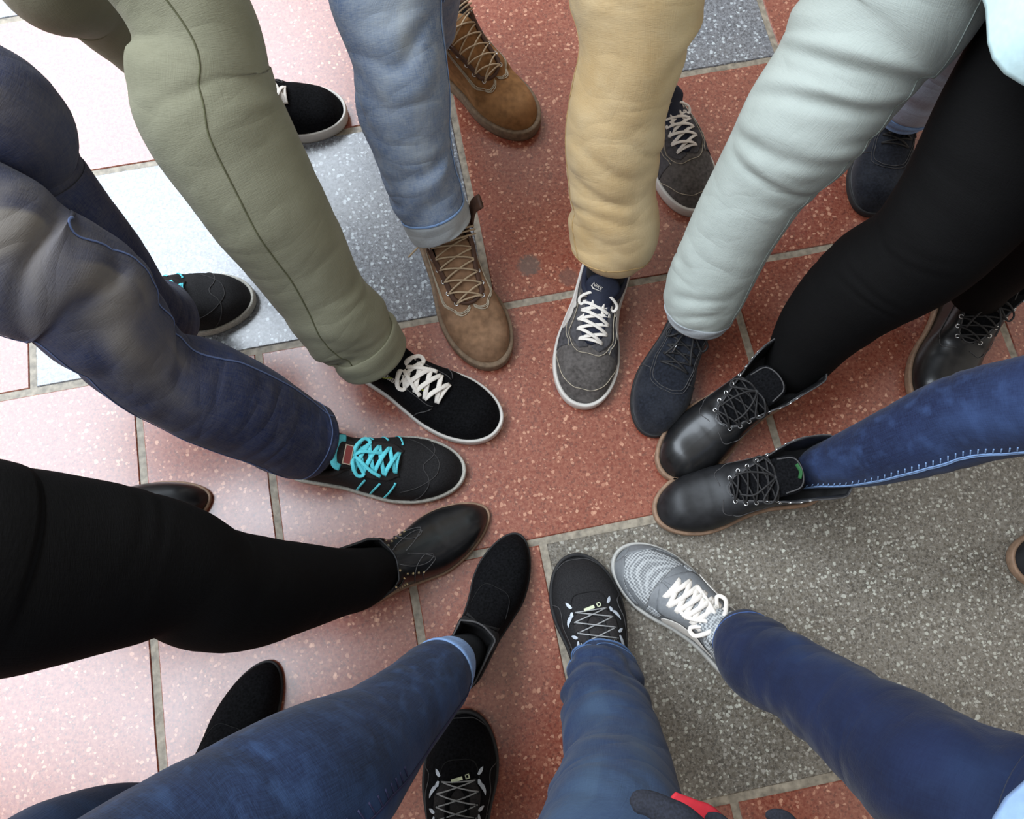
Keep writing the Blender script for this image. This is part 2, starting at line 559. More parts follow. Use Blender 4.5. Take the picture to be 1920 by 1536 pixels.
# ------------------------------------------------------------------ persons
def person(name_xy, label, group=None):
    o = bpy.data.objects.new('person', None)
    o.empty_display_size = 0.1
    S.collection.objects.link(o)
    o.location = (name_xy[0], name_xy[1], 0)
    o['label'] = label
    o['category'] = 'person'
    o['_b'] = 0
    del o['_b']
    return o, np.array([name_xy[0], name_xy[1], 0.0])


class Leg:
    """a trouser leg swept through stations; stations: (xL,yL,xR,yR,h) in the photograph's frame, hip in world"""

    def __init__(s, st, hip, front, folds=(), seed=1, hip_r=0.095, step=0.005, nseg=64, crease=(), bag=0.0, auto=True):
        pts = []
        if auto:
            st = s.settle(st)
        for q in st:
            a, ta = P(q[0], q[1], q[4])
            b, tb = P(q[2], q[3], q[4])
            c, tc = P((q[0] + q[2]) / 2, (q[1] + q[3]) / 2, q[4])
            wpx = math.hypot(q[2] - q[0], q[3] - q[1])
            r = wpx / 2 * tc / FPX
            pts.append((c[0], c[1], c[2], r))
        last = np.array(pts[-1])
        hp = np.array([hip[0], hip[1], hip[2], hip_r])
        pts.append(tuple(last * 0.5 + hp * 0.5 + np.array([0, 0, 0.02, 0])))
        pts.append(tuple(hp))
        rough = catmull(pts, 200)
        Ln = np.sum(np.linalg.norm(np.diff(rough[:, :3], axis=0), axis=1))
        n = int(Ln / step)
        c = catmull(pts, n)
        s.c, s.r = c[:, :3], c[:, 3]
        s.n, s.L, s.step = n, Ln, Ln / (n - 1)
        t = np.gradient(s.c, axis=0)
        t /= np.linalg.norm(t, axis=1)[:, None]
        f = np.array([front[0], front[1], 0.0])
        f /= np.linalg.norm(f)
        X = f - t * (t @ f)[:, None]
        X /= np.linalg.norm(X, axis=1)[:, None]
        s.X, s.Y, s.T = X, np.cross(t, X), t
        s.S = np.linspace(0, Ln, n)
        s.folds, s.seed, s.nseg, s.crease, s.bag = folds, seed, nseg, crease, bag

    @staticmethod
    def settle(st, E1=58, E2=46, hk=.48):
        """heights of a stepping leg: shin leaning about 60 degrees, thigh a little flatter"""
        out, pr = [], None
        for q in st:
            cx, cy = (q[0] + q[2]) / 2, (q[1] + q[3]) / 2
            h = q[4]
            if pr is not None:
                E = E1 if pr[2] < hk * .8 else E2
                best = None
                for i in range(200):
                    hh = pr[2] + .002 + i * max(q[4] + .02 - pr[2], .05) / 200
                    c, t = P(cx, cy, hh)
                    e = abs(math.degrees(math.atan2(hh - pr[2], math.hypot(c[0] - pr[0], c[1] - pr[1]))) - E)
                    if best is None or e < best[0]:
                        best = (e, hh)
                h = best[1]
            c, t = P(cx, cy, h)
            out.append(q[:4] + (h,))
            pr = c
        return out

    def disp(s, S_, th):
        """folds of the cloth, metres"""
        d = np.zeros(np.broadcast(S_, th).shape)
        for k, fz in enumerate(s.folds):
            s0, s1, amp, lam, slant, around = fz
            env = np.clip((S_ - s0) / 0.03 + 0.5, 0, 1) * np.clip((s1 - S_) / 0.05 + 0.5, 0, 1)
            env = env * env * (3 - 2 * env)
            ww = S_ + slant * np.sin(th + s.seed) * 0.5 + 0.020 * vnoise(S_ * 12, (th / (2 * math.pi)) * 5 + 50, s.seed + 3 + k, 5)
            n1 = vnoise(ww / lam, (th / (2 * math.pi)) * around, s.seed + k * 7, around)
            n2 = vnoise(ww / lam * 1.9 + 9, (th / (2 * math.pi)) * (around + 2), s.seed + k * 7 + 1, around + 2)
            rid = np.abs(n1) ** 0.75 * 1.3 - 0.6 + 0.35 * (np.abs(n2) ** 0.8 - 0.5)
            msk = np.clip(0.55 + 0.9 * vnoise(S_ * 14, (th / (2 * math.pi)) * 4 + 20, s.seed + 60 + k, 4), 0.05, 1.2)
            d = d + 1.3 * amp * env * rid * msk
        for (sc, thc, slope, half, dep, wid) in s.crease:
            dt = (th - thc + math.pi) % (2 * math.pi) - math.pi
            line = S_ - sc - slope * dt
            m = np.clip(1 - (dt / half) ** 2, 0, 1)
            d = d + m * dep * (-np.exp(-(line / wid) ** 2) + 0.8 * np.exp(-((line - 1.9 * wid) / (1.2 * wid)) ** 2))
        d = d + s.bag * vnoise(S_ * 7, (th / (2 * math.pi)) * 4, s.seed + 40, 4)
        return d

    def pt(s, S_, th, off=0.0):
        S_ = np.atleast_1d(np.asarray(S_, float))
        th = np.atleast_1d(np.asarray(th, float))
        i = np.clip(S_ / s.L * (s.n - 1), 0, s.n - 1)
        g = lambda A: np.stack([np.interp(i, np.arange(s.n), A[:, k]) for k in range(3)], -1)
        r = np.interp(i, np.arange(s.n), s.r) + s.disp(S_, th) + off
        return g(s.c) + (g(s.X) * np.cos(th)[..., None] + g(s.Y) * np.sin(th)[..., None]) * r[..., None]

    def geom(s, fade=None, start=0.0, hem=0.0):
        th = np.linspace(0, 2 * math.pi, s.nseg, endpoint=False)
        SS = s.S[s.S >= start]
        A, B = np.meshgrid(SS, th, indexing='ij')
        V = s.pt(A.ravel(), B.ravel())
        nr = len(SS)
        # turned-in hem: two inner rings
        h1 = s.pt(np.full(s.nseg, SS[0]), th, -0.002)
        h2 = s.pt(np.full(s.nseg, SS[0] + 0.03), th, -0.004)
        V = np.vstack([h2, h1, V])
        F = grid_faces(nr + 2, s.nseg, True)
        fa = np.zeros(V.shape[0])
        if fade is not None:
            fa[2 * s.nseg:] = np.clip(fade(A.ravel(), B.ravel()), 0, 1)
        rr = np.mean(s.r)
        tt = np.concatenate([th, th, B.ravel()])
        uv = np.stack([np.concatenate([np.full(2 * s.nseg, SS[0]), A.ravel()]), rr * np.cos(tt), rr * np.sin(tt)], 1)
        return V, F, fa, uv

    def ribbon(s, mb, s0, s1, th, wid=0.0015, lift=0.0006, thick=0.0006, n=None, wob=0.0):
        n = n or max(12, int((s1 - s0) / 0.005))
        SS = np.linspace(s0, s1, n)
        TH = (np.interp(SS, [q[0] for q in th], [q[1] for q in th]) if isinstance(th, (list, tuple)) else np.full(n, th))
        p = s.pt(SS, TH, lift)
        p2 = s.pt(SS, TH, lift + 0.01)
        mb.tube(p, 0, 6, flat=(wid, thick), normals=p2 - p)

    def ring(s, mb, at, wid=0.0012, lift=0.0006, thick=0.0006, th0=0.0, th1=2 * math.pi, n=64, slope=0.0):
        TH = np.linspace(th0, th1, n)
        SS = np.full(n, at) + slope * np.sin(TH)
        p = s.pt(SS, TH, lift)
        p2 = s.pt(SS, TH, lift + 0.01)
        mb.tube(p, 0, 6, flat=(wid, thick), normals=p2 - p)


def cuff(leg, s0, s1, mat, parent, base, extra=0.004, name='cuff', flare=0.0, s_lo=None):
    th = np.linspace(0, 2 * math.pi, leg.nseg, endpoint=False)
    prof = [(s0 + 0.012, -0.001), (s0, extra * 0.4), (s0 - 0.001, extra * 0.9), (s0 + 0.002, extra + flare)]
    for k in range(1, 8):
        prof.append((s0 + (s1 - s0) * k / 8, extra + flare * (1 - k / 8)))
    prof += [(s1, extra * 0.9), (s1 + 0.002, extra * 0.4), (s1, -0.001)]
    V, uv = [], []
    for (a, off) in prof:
        V.append(leg.pt(np.full(len(th), a), th, off))
        uv.append(np.stack([np.full(len(th), a), 0.05 * np.cos(th) + .3, 0.05 * np.sin(th)], 1))
    V = np.vstack(V)
    return mesh(name, V, grid_faces(len(prof), len(th), True), mat, parent, True, base,
                attr={'fade': np.zeros(len(V))}, uv=np.vstack(uv))


def trousers(name, legs, mat, parent, base, fades=None, pelvis=None, label=None, starts=(0, 0)):
    V, F, A, U = [], [], [], []
    off = 0
    for i, lg in enumerate(legs):
        v, f, a, u = lg.geom(None if fades is None else fades[i], start=starts[i])
        V.append(v)
        F += [tuple(k + off for k in q) for q in f]
        A.append(a)
        U.append(u)
        off += len(v)
    if pelvis is not None:
        cx, cy, ang, rx, ry = pelvis
        n = 40
        prof = [(0.785, 0.02), (0.79, 0.45), (0.80, 0.7), (0.83, 0.9), (0.87, 0.98), (0.92, 1.0), (0.98, 0.94), (1.03, 0.88), (1.035, 0.8), (1.035, 0.005)]
        vs = []
        for (z, k) in prof:
            for j in range(n):
                a = 2 * math.pi * j / n
                x, y = rx * k * math.cos(a), ry * k * math.sin(a)
                vs.append((cx + x * math.cos(ang) - y * math.sin(ang), cy + x * math.sin(ang) + y * math.cos(ang), z))
        vs = np.array(vs)
        V.append(vs)
        F += grid_faces(len(prof), n, True, off)
        A.append(np.zeros(len(vs)))
        U.append(vs)
    o = mesh(name, np.vstack(V), F, mat, parent, True, base, attr={'fade': np.concatenate(A)}, uv=np.vstack(U))
    if label:
        o['label'] = label
    return o


# ------------------------------------------------------------------ shoes
def half_outline(toe_b, toe_p, toe_q, heel_a=0.14, waist=1.0):
    lat = pchip([0, .15, .35, .5, .65, .75, .85, 1], [.70, .74, .76 * waist, .87, .99, 1.0, .99, .96])
    med = pchip([0, .15, .35, .5, .65, .75, .85, 1], [.70, .72, .66 * waist, .76, .95, 1.0, .99, .96])

    def f(u, m):
        u = np.clip(u, 0, 1)
        b = med(u) if m else lat(u)
        h = np.where(u < heel_a, np.sqrt(np.clip(1 - (1 - u / heel_a) ** 2, 0, 1)), 1.0)
        tt = np.clip((u - toe_b) / (1 - toe_b), 0, 1)
        k = np.clip(1 - tt ** toe_p, 0, 1) ** (1 / toe_q)
        return b * h * k
    return f


STYLES = {
    'low': dict(W=.055, toe=(.66, 2.3, 2.1), zs=((0, 1), (.012, .012)), sole=(.004, .024, .0045), a=.86, b=.86,
                crest=((.66, .72, .8, .88, .95, 1), (.072, .066, .058, .053, .044, .03)), capz=.86,
                uc=.67, u0=.03, wc=((0, .1, .25, .36, .42, .5, .6, .67), (.028, .032, .034, .030, .020, .016, .0145, .012)),
                zc=((0, .1, .25, .38, .5, .67), (.082, .078, .066, .084, .090, .072))),
    'boot': dict(W=.053, toe=(.66, 2.3, 2.1), zs=((0, 1), (.02, .014)), sole=(.005, .022, .005), a=.84, b=.84,
                 crest=((.62, .7, .8, .88, .95, 1), (.078, .068, .06, .056, .048, .03)), capz=.86,
                 uc=.63, u0=.02, wc=((0, .1, .22, .32, .42, .52, .63), (.026, .034, .038, .036, .026, .019, .014)),
                 zc=((0, .12, .25, .34, .45, .55, .63), (.150, .148, .150, .145, .115, .092, .078))),
    'slipon': dict(W=.046, toe=(.58, 2.1, 1.9), zs=((0, .45, .7, 1), (.034, .022, .01, .008)), sole=(.003, .01, .002), a=.88, b=.88,
                   crest=((.41, .47, .56, .68, .8, .9, .96, 1), (.122, .100, .080, .063, .052, .044, .036, .02)), capz=.86,
                   uc=.415, u0=.02, wc=((0, .1, .22, .32, .38, .415), (.028, .035, .038, .036, .030, .024)),
                   zc=((0, .12, .22, .32, .415), (.130, .120, .104, .112, .122))),
}


def sty(base, **kw):
    d = dict(STYLES[base])
    d.update(kw)
    return d


class Shoe:
    def __init__(s, name, toe, heel, L, side, st, upper, sole_m, parent, pbase, label=None, lining=None, bead=None,
                 bead_r=.003, tongue=None, sole_bottom=None, lining_on=True):
        """toe, heel in the photograph's frame (direction only for heel); side: +1 right foot, -1 left foot"""
        t, _ = P(toe[0], toe[1], 0.012)
        h, _ = P(heel[0], heel[1], 0.012)
        d = t - h
        d[2] = 0
        d /= np.linalg.norm(d)
        s.dir, s.rt = d, np.array([d[1], -d[0], 0.0])
        s.o = t - d * L
        s.o[2] = 0
        s.L, s.st, s.side = L, st, side
        s.W = st['W']
        s.half = half_outline(*st['toe'])
        s.fz = pchip(*st['zs'])
        s.fc = pchip(*st['crest'])
        s.fw = pchip(*st['wc'])
        s.fzc = pchip(*st['zc'])
        s.parent, s.pb = parent, pbase
        nu, nv = 76, 15
        us = (1 - np.cos(np.linspace(0, math.pi, nu))) / 2
        us = np.clip(us * 0.9985 + 0.0007, 0, 1)
        qs = np.concatenate([np.linspace(-1, 0, nv), np.linspace(0, 1, nv)])
        A, B = np.meshgrid(us, qs, indexing='ij')
        B2 = B.copy()
        B2[:, nv - 1] = -1e-6
        B2[:, nv] = 1e-6
        V = s.Q(A.ravel(), B2.ravel())
        F = []
        nc = 2 * nv
        uc, u0 = st['uc'], st['u0']
        for i in range(nu - 1):
            um = (us[i] + us[i + 1]) / 2
            for j in range(nc - 1):
                if j == nv - 1 and u0 <= um <= uc:
                    continue
                a = i * nc + j
                F.append((a, a + 1, a + nc + 1, a + nc))
        s.obj = mesh(name, V, F, upper, parent, True, pbase)
        m = s.obj.modifiers.new('thickness', 'SOLIDIFY')
        m.thickness = 0.0022
        m.offset = -1
        if label:
            s.obj['label'] = label
        s.make_sole(sole_m, sole_bottom)
        s.collar(bead or upper, bead_r, lining or LINING)
        if tongue:
            s.tongue(*tongue)

    # --- surface
    def cap(s, u):
        k = s.st['capz']
        t = np.clip((u - k) / (1 - k), 0, 1)
        return np.sqrt(np.clip(1 - t ** 2.3, 0, 1))

    def Q(s, u, q, off=0.0):
        u = np.atleast_1d(np.asarray(u, float))
        q = np.atleast_1d(np.asarray(q, float))
        u, q = np.broadcast_arrays(u, q)
        if np.any(off):
            e = 1e-3
            p = s.Q(u, q)
            du = s.Q(np.clip(u + e, 0, .999), q) - s.Q(np.clip(u - e, 0.001, 1), q)
            dq = s.Q(u, np.clip(q + e * 5, -1, 1)) - s.Q(u, np.clip(q - e * 5, -1, 1))
            n = np.cross(dq, du)
            n /= np.linalg.norm(n, axis=-1)[..., None] + 1e-12
            return p + n * (off if np.isscalar(off) else np.asarray(off)[..., None])
        sg = np.where(q >= 0, 1.0, -1.0)
        v = 1 - np.abs(q)
        med = (sg * s.side) < 0
        wv = s.W * np.where(med, s.half(u, True), s.half(u, False))
        uc, u0 = s.st['uc'], s.st['u0']
        endf = np.sqrt(np.clip((u - u0) / 0.09, 0, 1)) * np.where(s.st.get('vopen', False), 1, np.sqrt(np.clip((uc - u) / 0.035, 0, 1)))
        wc = np.minimum(s.fw(u) * endf, wv * s.st.get('flare', 0.93))
        wc = np.where((u < u0) | (u > uc), 0, wc)
        zs = s.fz(u)
        zc = np.where(u > uc, s.fc(u), s.fzc(u))
        zc = zs + (zc - zs) * s.cap(u)
        ang = v * math.pi / 2
        k = np.clip((u - uc + .1) / .12, 0, 1)
        aa = 1 * (1 - k) + s.st['a'] * k
        x = wc + (wv - wc) * np.cos(ang) ** aa + 0.0025 * np.sin(2 * ang) * np.clip(wv / s.W, 0, 1) * s.cap(u)
        z = zs + (zc - zs) * np.sin(ang) ** s.st['b']
        # small bending creases across the ball of the foot
        cr = np.exp(-((u - .70) / .035) ** 2) * 0.0005 * np.sin(u * 260) * np.sin(ang)
        z = z + cr
        c = -s.side * s.W * 0.20 * np.clip((u - .45) / .55, 0, 1) ** 1.5
        x = x * sg + c
        return s.o + s.dir * (u * s.L)[..., None] + s.rt * x[..., None] + np.array([0, 0, 1.0]) * z[..., None]

    def qx(s, u, x):
        """q for a sideways distance x (m) at u"""
        qs = np.linspace(0.001, 1, 60)
        sg = 1 if x >= 0 else -1
        p = s.Q(np.full(60, u), qs * sg)
        xx = (p - s.o) @ s.rt - (-s.side * s.W * 0.20 * max(0, (u - .45) / .55) ** 1.5)
        return sg * float(np.interp(abs(x), np.abs(xx), qs))

    def loc(s, u, x, z):
        u, x, z = map(lambda k: np.atleast_1d(np.asarray(k, float)), (u, x, z))
        c = -s.side * s.W * 0.20 * np.clip((u - .45) / .55, 0, 1) ** 1.5
        return s.o + s.dir * (u * s.L)[..., None] + s.rt * (x + c)[..., None] + np.array([0, 0, 1.0]) * z[..., None]

    def outline(s, off, n=48):
        us = (1 - np.cos(np.linspace(0, math.pi, n))) / 2
        a = []
        for sg in (1, -1):
            med = (sg * s.side) < 0
            wv = s.W * s.half(us, med)
            c = -s.side * s.W * 0.20 * np.clip((us - .45) / .55, 0, 1) ** 1.5
            a.append(np.stack([us * s.L, sg * wv + c], 1))
        p = np.vstack([a[0], a[1][::-1][1:-1]])
        t = np.roll(p, -1, 0) - np.roll(p, 1, 0)
        t /= np.linalg.norm(t, axis=1)[:, None] + 1e-9
        nrm = np.stack([-t[:, 1], t[:, 0]], 1)
        return p, nrm

    def make_sole(s, mat, bottom=None):
        off, top, lip = s.st['sole']
        p, n = s.outline(0)
        u = p[:, 0] / s.L
        zs = s.fz(u)
        heel = s.st.get('heel', 0)
        zt = zs + (top - s.fz(1.0)) if s.st.get('followsole') else np.maximum(top, zs + .002)
        # bottom follows the foot when there is a raised heel
        zb = np.where(u < .32, 0.0, np.clip(zs - .012, 0, 1)) if s.st.get('arch') else np.zeros_like(u)
        prof = [(-.004, 0.0005, 0), (off - .001, 0.001, 0), (off, .25, 1), (off + .0006, .6, 1), (off, .93, 1), (off - .0012, 1.0, 1), (off - lip, 1.0, 1), (off - lip - .002, .86, 1)]
        V = []
        for (o, k, mode) in prof:
            q = p + n * o
            z = zb + (zt - zb) * k if mode else zb + k
            V.append(s.o + s.dir * q[:, :1] + s.rt * q[:, 1:2] + np.array([0, 0, 1.0]) * z[:, None])
        V = np.vstack(V)
        m = len(p)
        F = grid_faces(len(prof), m, True)
        F.append(tuple(range(m))[::-1])
        s.sole = mesh('sole', V, F, mat, s.obj, True, s.pb)

    def tubeon(s, mb, pts, wid=.0012, lift=.0006, thick=.0006, n=24, rnd=False):
        c = catmull(pts, n)
        p = s.Q(c[:, 0], c[:, 1], lift)
        p2 = s.Q(c[:, 0], c[:, 1], lift + .004)
        if rnd:
            mb.tube(p, wid, 6, normals=p2 - p)
        else:
            mb.tube(p, 0, 6, flat=(wid, thick), normals=p2 - p)

    def patch(s, name, c1, c2, mat, lift=.0012, n=24, m=9, base=True, stitch=None):
        a = catmull(c1, n)
        b = catmull(c2, n)
        V = []
        for k in range(m):
            t = k / (m - 1)
            e = a * (1 - t) + b * t
            lf = np.full(n, lift)
            V.append(s.Q(e[:, 0], e[:, 1], lf))
        lo = []
        for k in (0, m - 1):
            e = a if k == 0 else b
            lo.append(s.Q(e[:, 0], e[:, 1], -.0004 + 1e-9))
        V = np.vstack([lo[0]] + V + [lo[1]])
        # end walls
        R = V.reshape(m + 2, n, 3)
        s0 = np.vstack([[R[0, 0]]] + [[q] for q in [s.Q(np.array([(a[0] * (1 - k / (m - 1)) + b[0] * k / (m - 1))[0]]), np.array([(a[0] * (1 - k / (m - 1)) + b[0] * k / (m - 1))[1]]), -.0004)[0] for k in range(m)]] + [[R[-1, 0]]])
        s1 = np.vstack([[R[0, -1]]] + [[q] for q in [s.Q(np.array([(a[-1] * (1 - k / (m - 1)) + b[-1] * k / (m - 1))[0]]), np.array([(a[-1] * (1 - k / (m - 1)) + b[-1] * k / (m - 1))[1]]), -.0004)[0] for k in range(m)]] + [[R[-1, -1]]])
        R = np.concatenate([s0[:, None], R, s1[:, None]], 1)
        o = mesh(name, R.reshape(-1, 3), grid_faces(m + 2, n + 2), mat, s.obj, True, s.pb)
        return o

    def edge_loop(s, n=40):
        u0, uc = s.st['u0'] + .004, s.st['uc'] - .001
        us = u0 + (uc - u0) * (1 - np.cos(np.linspace(0, math.pi, n))) / 2
        a = s.Q(us, np.full(n, 1e-4))
        b = s.Q(us, np.full(n, -1e-4))
        return np.vstack([a, b[::-1]])

    def collar(s, mat, r, lin):
        e = s.edge_loop()
        mb = MB()
        mb.tube(e + np.array([0, 0, -r * .3]), r, 8, closed=True)
        mb.build('collar', mat, s.obj, s.pb)
        c = e.mean(0)
        rings = [e]
        for (k, dz) in ((.93, -.008), (.88, -.03), (.8, -.055)):
            q = c + (e - c) * k
            q[:, 2] = np.maximum(e[:, 2] + dz, .026)
            rings.append(q)
        V = np.vstack(rings)
        n = len(e)
        F = grid_faces(len(rings), n, True)
        F.append(tuple((len(rings) - 1) * n + k for k in range(n)))
        mesh('lining', V, F, lin, s.obj, True, s.pb)

    def tongue(s, mat, top_u=.36, rise=.022, puff=.004, ext=.004, width=None, name='tongue', start=None):
        n, m = 26, 13
        u1 = start or (s.st['uc'] - .003)
        us = np.linspace(u1, top_u, n)
        V = []
        for layer in (0, 1):
            for i, u in enumerate(us):
                k = i / (n - 1)
                wt = (float(s.fw(u)) + .003) if width is None else width(u)
                wt = min(wt, .030) * (1 - .25 * max(0, (k - .85) / .15) ** 2)
                base = float(s.fzc(max(u, .40))) if s.st['uc'] > .5 else float(s.fzc(u))
                zz = base - .003 + rise * max(0, (k - .45) / .55) ** 1.5
                for j in range(m):
                    t = -1 + 2 * j / (m - 1)
                    z = zz + (puff + ext * k) * (1 - t * t) - (.0035 if layer else 0)
                    V.append(s.loc(u, t * wt, z)[0])
        F = grid_faces(n, m) + grid_faces(n, m, off=n * m, flip=True)
        N = n * m
        for i in range(n - 1):
            F.append((i * m, (i + 1) * m, N + (i + 1) * m, N + i * m))
            F.append((i * m + m - 1, N + i * m + m - 1, N + (i + 1) * m + m - 1, (i + 1) * m + m - 1))
        for j in range(m - 1):
            F.append(((n - 1) * m + j, (n - 1) * m + j + 1, N + (n - 1) * m + j + 1, N + (n - 1) * m + j))
        s.tg = dict(top_u=top_u, rise=rise, puff=puff, ext=ext, u1=u1, width=width)
        return mesh(name, V, F, mat, s.obj, True, s.pb)

    def tongue_pt(s, u, x=0, lift=0.0):
        g = s.tg
        k = (g['u1'] - u) / (g['u1'] - g['top_u'])
        base = float(s.fzc(max(u, .40))) if s.st['uc'] > .5 else float(s.fzc(u))
        wt = min(float(s.fw(u)) + .003, .03)
        t = min(1, abs(x) / wt)
        return s.loc(u, x, base - .003 + g['rise'] * max(0, (k - .45) / .55) ** 1.5 + (g['puff'] + g['ext'] * k) * (1 - t * t) + lift)[0]

    def laces(s, mat, ulist, q=.14, hw=.003, th=.0009, arch=.003, style='zig', rnd=False, bow=True, bowk=1.0, seed=1, tails=True, eyelet=None, knot_u=None, bars=True, name='laces', bow_out=None):
        rg = random.Random(seed)
        mb = MB()
        up = np.array([0, 0, 1.0])
        E = {}
        for i, u in enumerate(ulist):
            for sg in (1, -1):
                p = s.Q(np.array([u]), np.array([q * sg]), .0016)[0]
                E[(i, sg)] = p
        n = len(ulist)

        def bar(a, b, lift):
            mid = (a + b) / 2 + up * (arch + lift)
            c = catmull([a - up * .001, a * .75 + b * .25 + up * (arch * .8 + lift * .8), mid, a * .25 + b * .75 + up * (arch * .8 + lift * .8), b - up * .001], 14)
            if rnd:
                mb.tube(c, hw, 6)
            else:
                mb.tube(c, 0, 8, flat=(hw, th))
        # ulist runs from the toe end to the ankle
        if bars:
            bar(E[(0, 1)], E[(0, -1)], .0005)
        for i in range(n - 1):
            bar(E[(i, 1)], E[(i + 1, -1)], .0015)
            bar(E[(i, -1)], E[(i + 1, 1)], .0035)
        if eyelet is not None:
            for i, u in enumerate(ulist):
                for sg in (1, -1):
                    s.eyelet(u, q * sg, eyelet)
        if bow:
            i = n - 1
            kp = (E[(i, 1)] + E[(i, -1)]) / 2 + up * (arch + .004)
            kp = kp - s.dir * .004
            for sg in (1, -1):
                bar(E[(i, sg)], kp, .001)
                W_ = s.rt * sg
                for (lp, ln) in (((.000, .018, .012), 1),):
                    k = bowk
                    pts = [kp, kp + W_ * .016 * k + up * .006 + s.dir * .003, kp + W_ * .032 * k - up * .004 + s.dir * .012 * k,
                           kp + W_ * .028 * k - up * .009 + s.dir * .022 * k, kp + W_ * .013 * k - up * .002 + s.dir * .011 * k, kp + up * .001]
                    c = catmull(pts, 30)
                    if rnd:
                        mb.tube(c, hw, 6)
                    else:
                        mb.tube(c, 0, 8, flat=(hw * .85, th))
                if tails:
                    tt = [kp, kp + W_ * .008 * k + s.dir * .014 * k + up * .003, kp + W_ * (.016 + rg.uniform(-.006, .006)) * k + s.dir * .034 * k - up * .003, kp + W_ * (.022 + rg.uniform(-.01, .006)) * k + s.dir * .05 * k - up * .012]
                    c = catmull(tt, 20)
                    if rnd:
                        mb.tube(c, hw, 6)
                    else:
                        mb.tube(c, 0, 8, flat=(hw * .8, th))
            v = [kp + s.dir * a * .005 + s.rt * b * .006 + up * c * .003 for a in (-1, 1) for b in (-1, 1) for c in (-1, 1)]
            mb.tube([kp - s.rt * .005, kp, kp + s.rt * .005], [.0028, .0042, .0028], 8)
        return mb.build(name, mat, s.obj, s.pb)

    def eyelet(s, u, q, mat, r=.0034, name='eyelet'):
        p = s.Q(np.array([u]), np.array([q]), .0008)[0]
        p2 = s.Q(np.array([u]), np.array([q]), .01)[0]
        o = bpy.data.objects.new(name, ring_mesh(mat, r))
        S.collection.objects.link(o)
        o.parent = s.obj
        rot = Vector((p2 - p).tolist()).to_track_quat('Z', 'Y').to_matrix().to_4x4()
        o.matrix_basis = Matrix.Translation(Vector((p - s.pb).tolist())) @ rot
        return o

    def stud(s, u, q, mat, r=.0026):
        p = s.Q(np.array([u]), np.array([q]), .0002)[0]
        p2 = s.Q(np.array([u]), np.array([q]), .01)[0]
        o = bpy.data.objects.new('stud', stud_mesh(mat, r))
        S.collection.objects.link(o)
        o.parent = s.obj
        rot = Vector((p2 - p).tolist()).to_track_quat('Z', 'Y').to_matrix().to_4x4()
        o.matrix_basis = Matrix.Translation(Vector((p - s.pb).tolist())) @ rot
        return o

    def shape(s, name, poly, mat, lift=.0026, curve=True):
        """flat emblem lying on the surface, poly in (u,q)"""
        c = np.array(poly, float)
        if curve:
            c = catmull(np.vstack([c, c[:1]]), 60)[:-1]
        me = bpy.data.meshes.new(name)
        bm = bmesh.new()
        vs = [bm.verts.new((a, b * .3, 0)) for a, b in c]
        bm.faces.new(vs)
        bmesh.ops.triangulate(bm, faces=bm.faces[:])
        bmesh.ops.subdivide_edges(bm, edges=bm.edges[:], cuts=6, use_grid_fill=True)
        bm.verts.ensure_lookup_table()
        V = np.array([(v.co.x, v.co.y / .3) for v in bm.verts])
        W_ = s.Q(V[:, 0], V[:, 1], lift) - s.pb
        for v, p in zip(bm.verts, W_):
            v.co = Vector(p.tolist())
        bm.to_mesh(me)
        bm.free()
        me.materials.append(mat)
        o = bpy.data.objects.new(name, me)
        S.collection.objects.link(o)
        o.parent = s.obj
        sm = o.modifiers.new('thickness', 'SOLIDIFY')
        sm.thickness = .0012
        sm.offset = 0
        return o

    def sock(s, leg, mat, r=None, upto=.05, name='sock', label=None):
        """from inside the shoe up into the trouser leg"""
        a = s.loc(.22, 0, .03)[0]
        b = s.loc(.23, 0, .075)[0]
        c = leg.c[min(len(leg.c) - 1, int(upto / leg.step))]
        c0 = leg.c[int(.004 / leg.step)]
        r = r or .034
        mid = b * .5 + c0 * .5
        P_ = catmull([a, b, mid, c], 16)
        mb = MB()
        mb.tube(P_, np.linspace(r * 1.02, r * .98, 16), 24, normals=np.tile(s.dir, (16, 1)))
        o = mb.build(name, mat, s.parent, s.pb)
        if label:
            o['label'] = label
        return o


_rings, _studs = {}, {}


def ring_mesh(mat, r):
    k = (mat.name, r)
    if k not in _rings:
        V, F = [], []
        for i in range(12):
            a = i * math.pi / 6
            for j in range(5):
                b = j * 2 * math.pi / 5
                rr = r + .0011 * math.cos(b)
                V.append((rr * math.cos(a), rr * math.sin(a), .0009 * math.sin(b)))
        for i in range(12):
            for j in range(5):
                F.append((i * 5 + j, ((i + 1) % 12) * 5 + j, ((i + 1) % 12) * 5 + (j + 1) % 5, i * 5 + (j + 1) % 5))
        me = bpy.data.meshes.new('eyelet')
        me.from_pydata(V, [], F)
        me.materials.append(mat)
        me.polygons.foreach_set('use_smooth', [True] * len(me.polygons))
        _rings[k] = me
    return _rings[k]


def stud_mesh(mat, r):
    k = (mat.name, r)
    if k not in _studs:
        me = bpy.data.meshes.new('stud')
        V = [(r, 0, 0), (0, r, 0), (-r, 0, 0), (0, -r, 0), (r * .5, 0, r * .8), (0, r * .5, r * .8), (-r * .5, 0, r * .8), (0, -r * .5, r * .8), (0, 0, r * 1.3)]
        F = [(0, 1, 5, 4), (1, 2, 6, 5), (2, 3, 7, 6), (3, 0, 4, 7), (4, 5, 8), (5, 6, 8), (6, 7, 8), (7, 4, 8)]
        me.from_pydata(V, [], F)
        me.materials.append(mat)
        _studs[k] = me
    return _studs[k]


# ------------------------------------------------------------------ people
def rel(cx, cy, w, h):
    return (cx - w / 2, cy, cx + w / 2, cy, h)


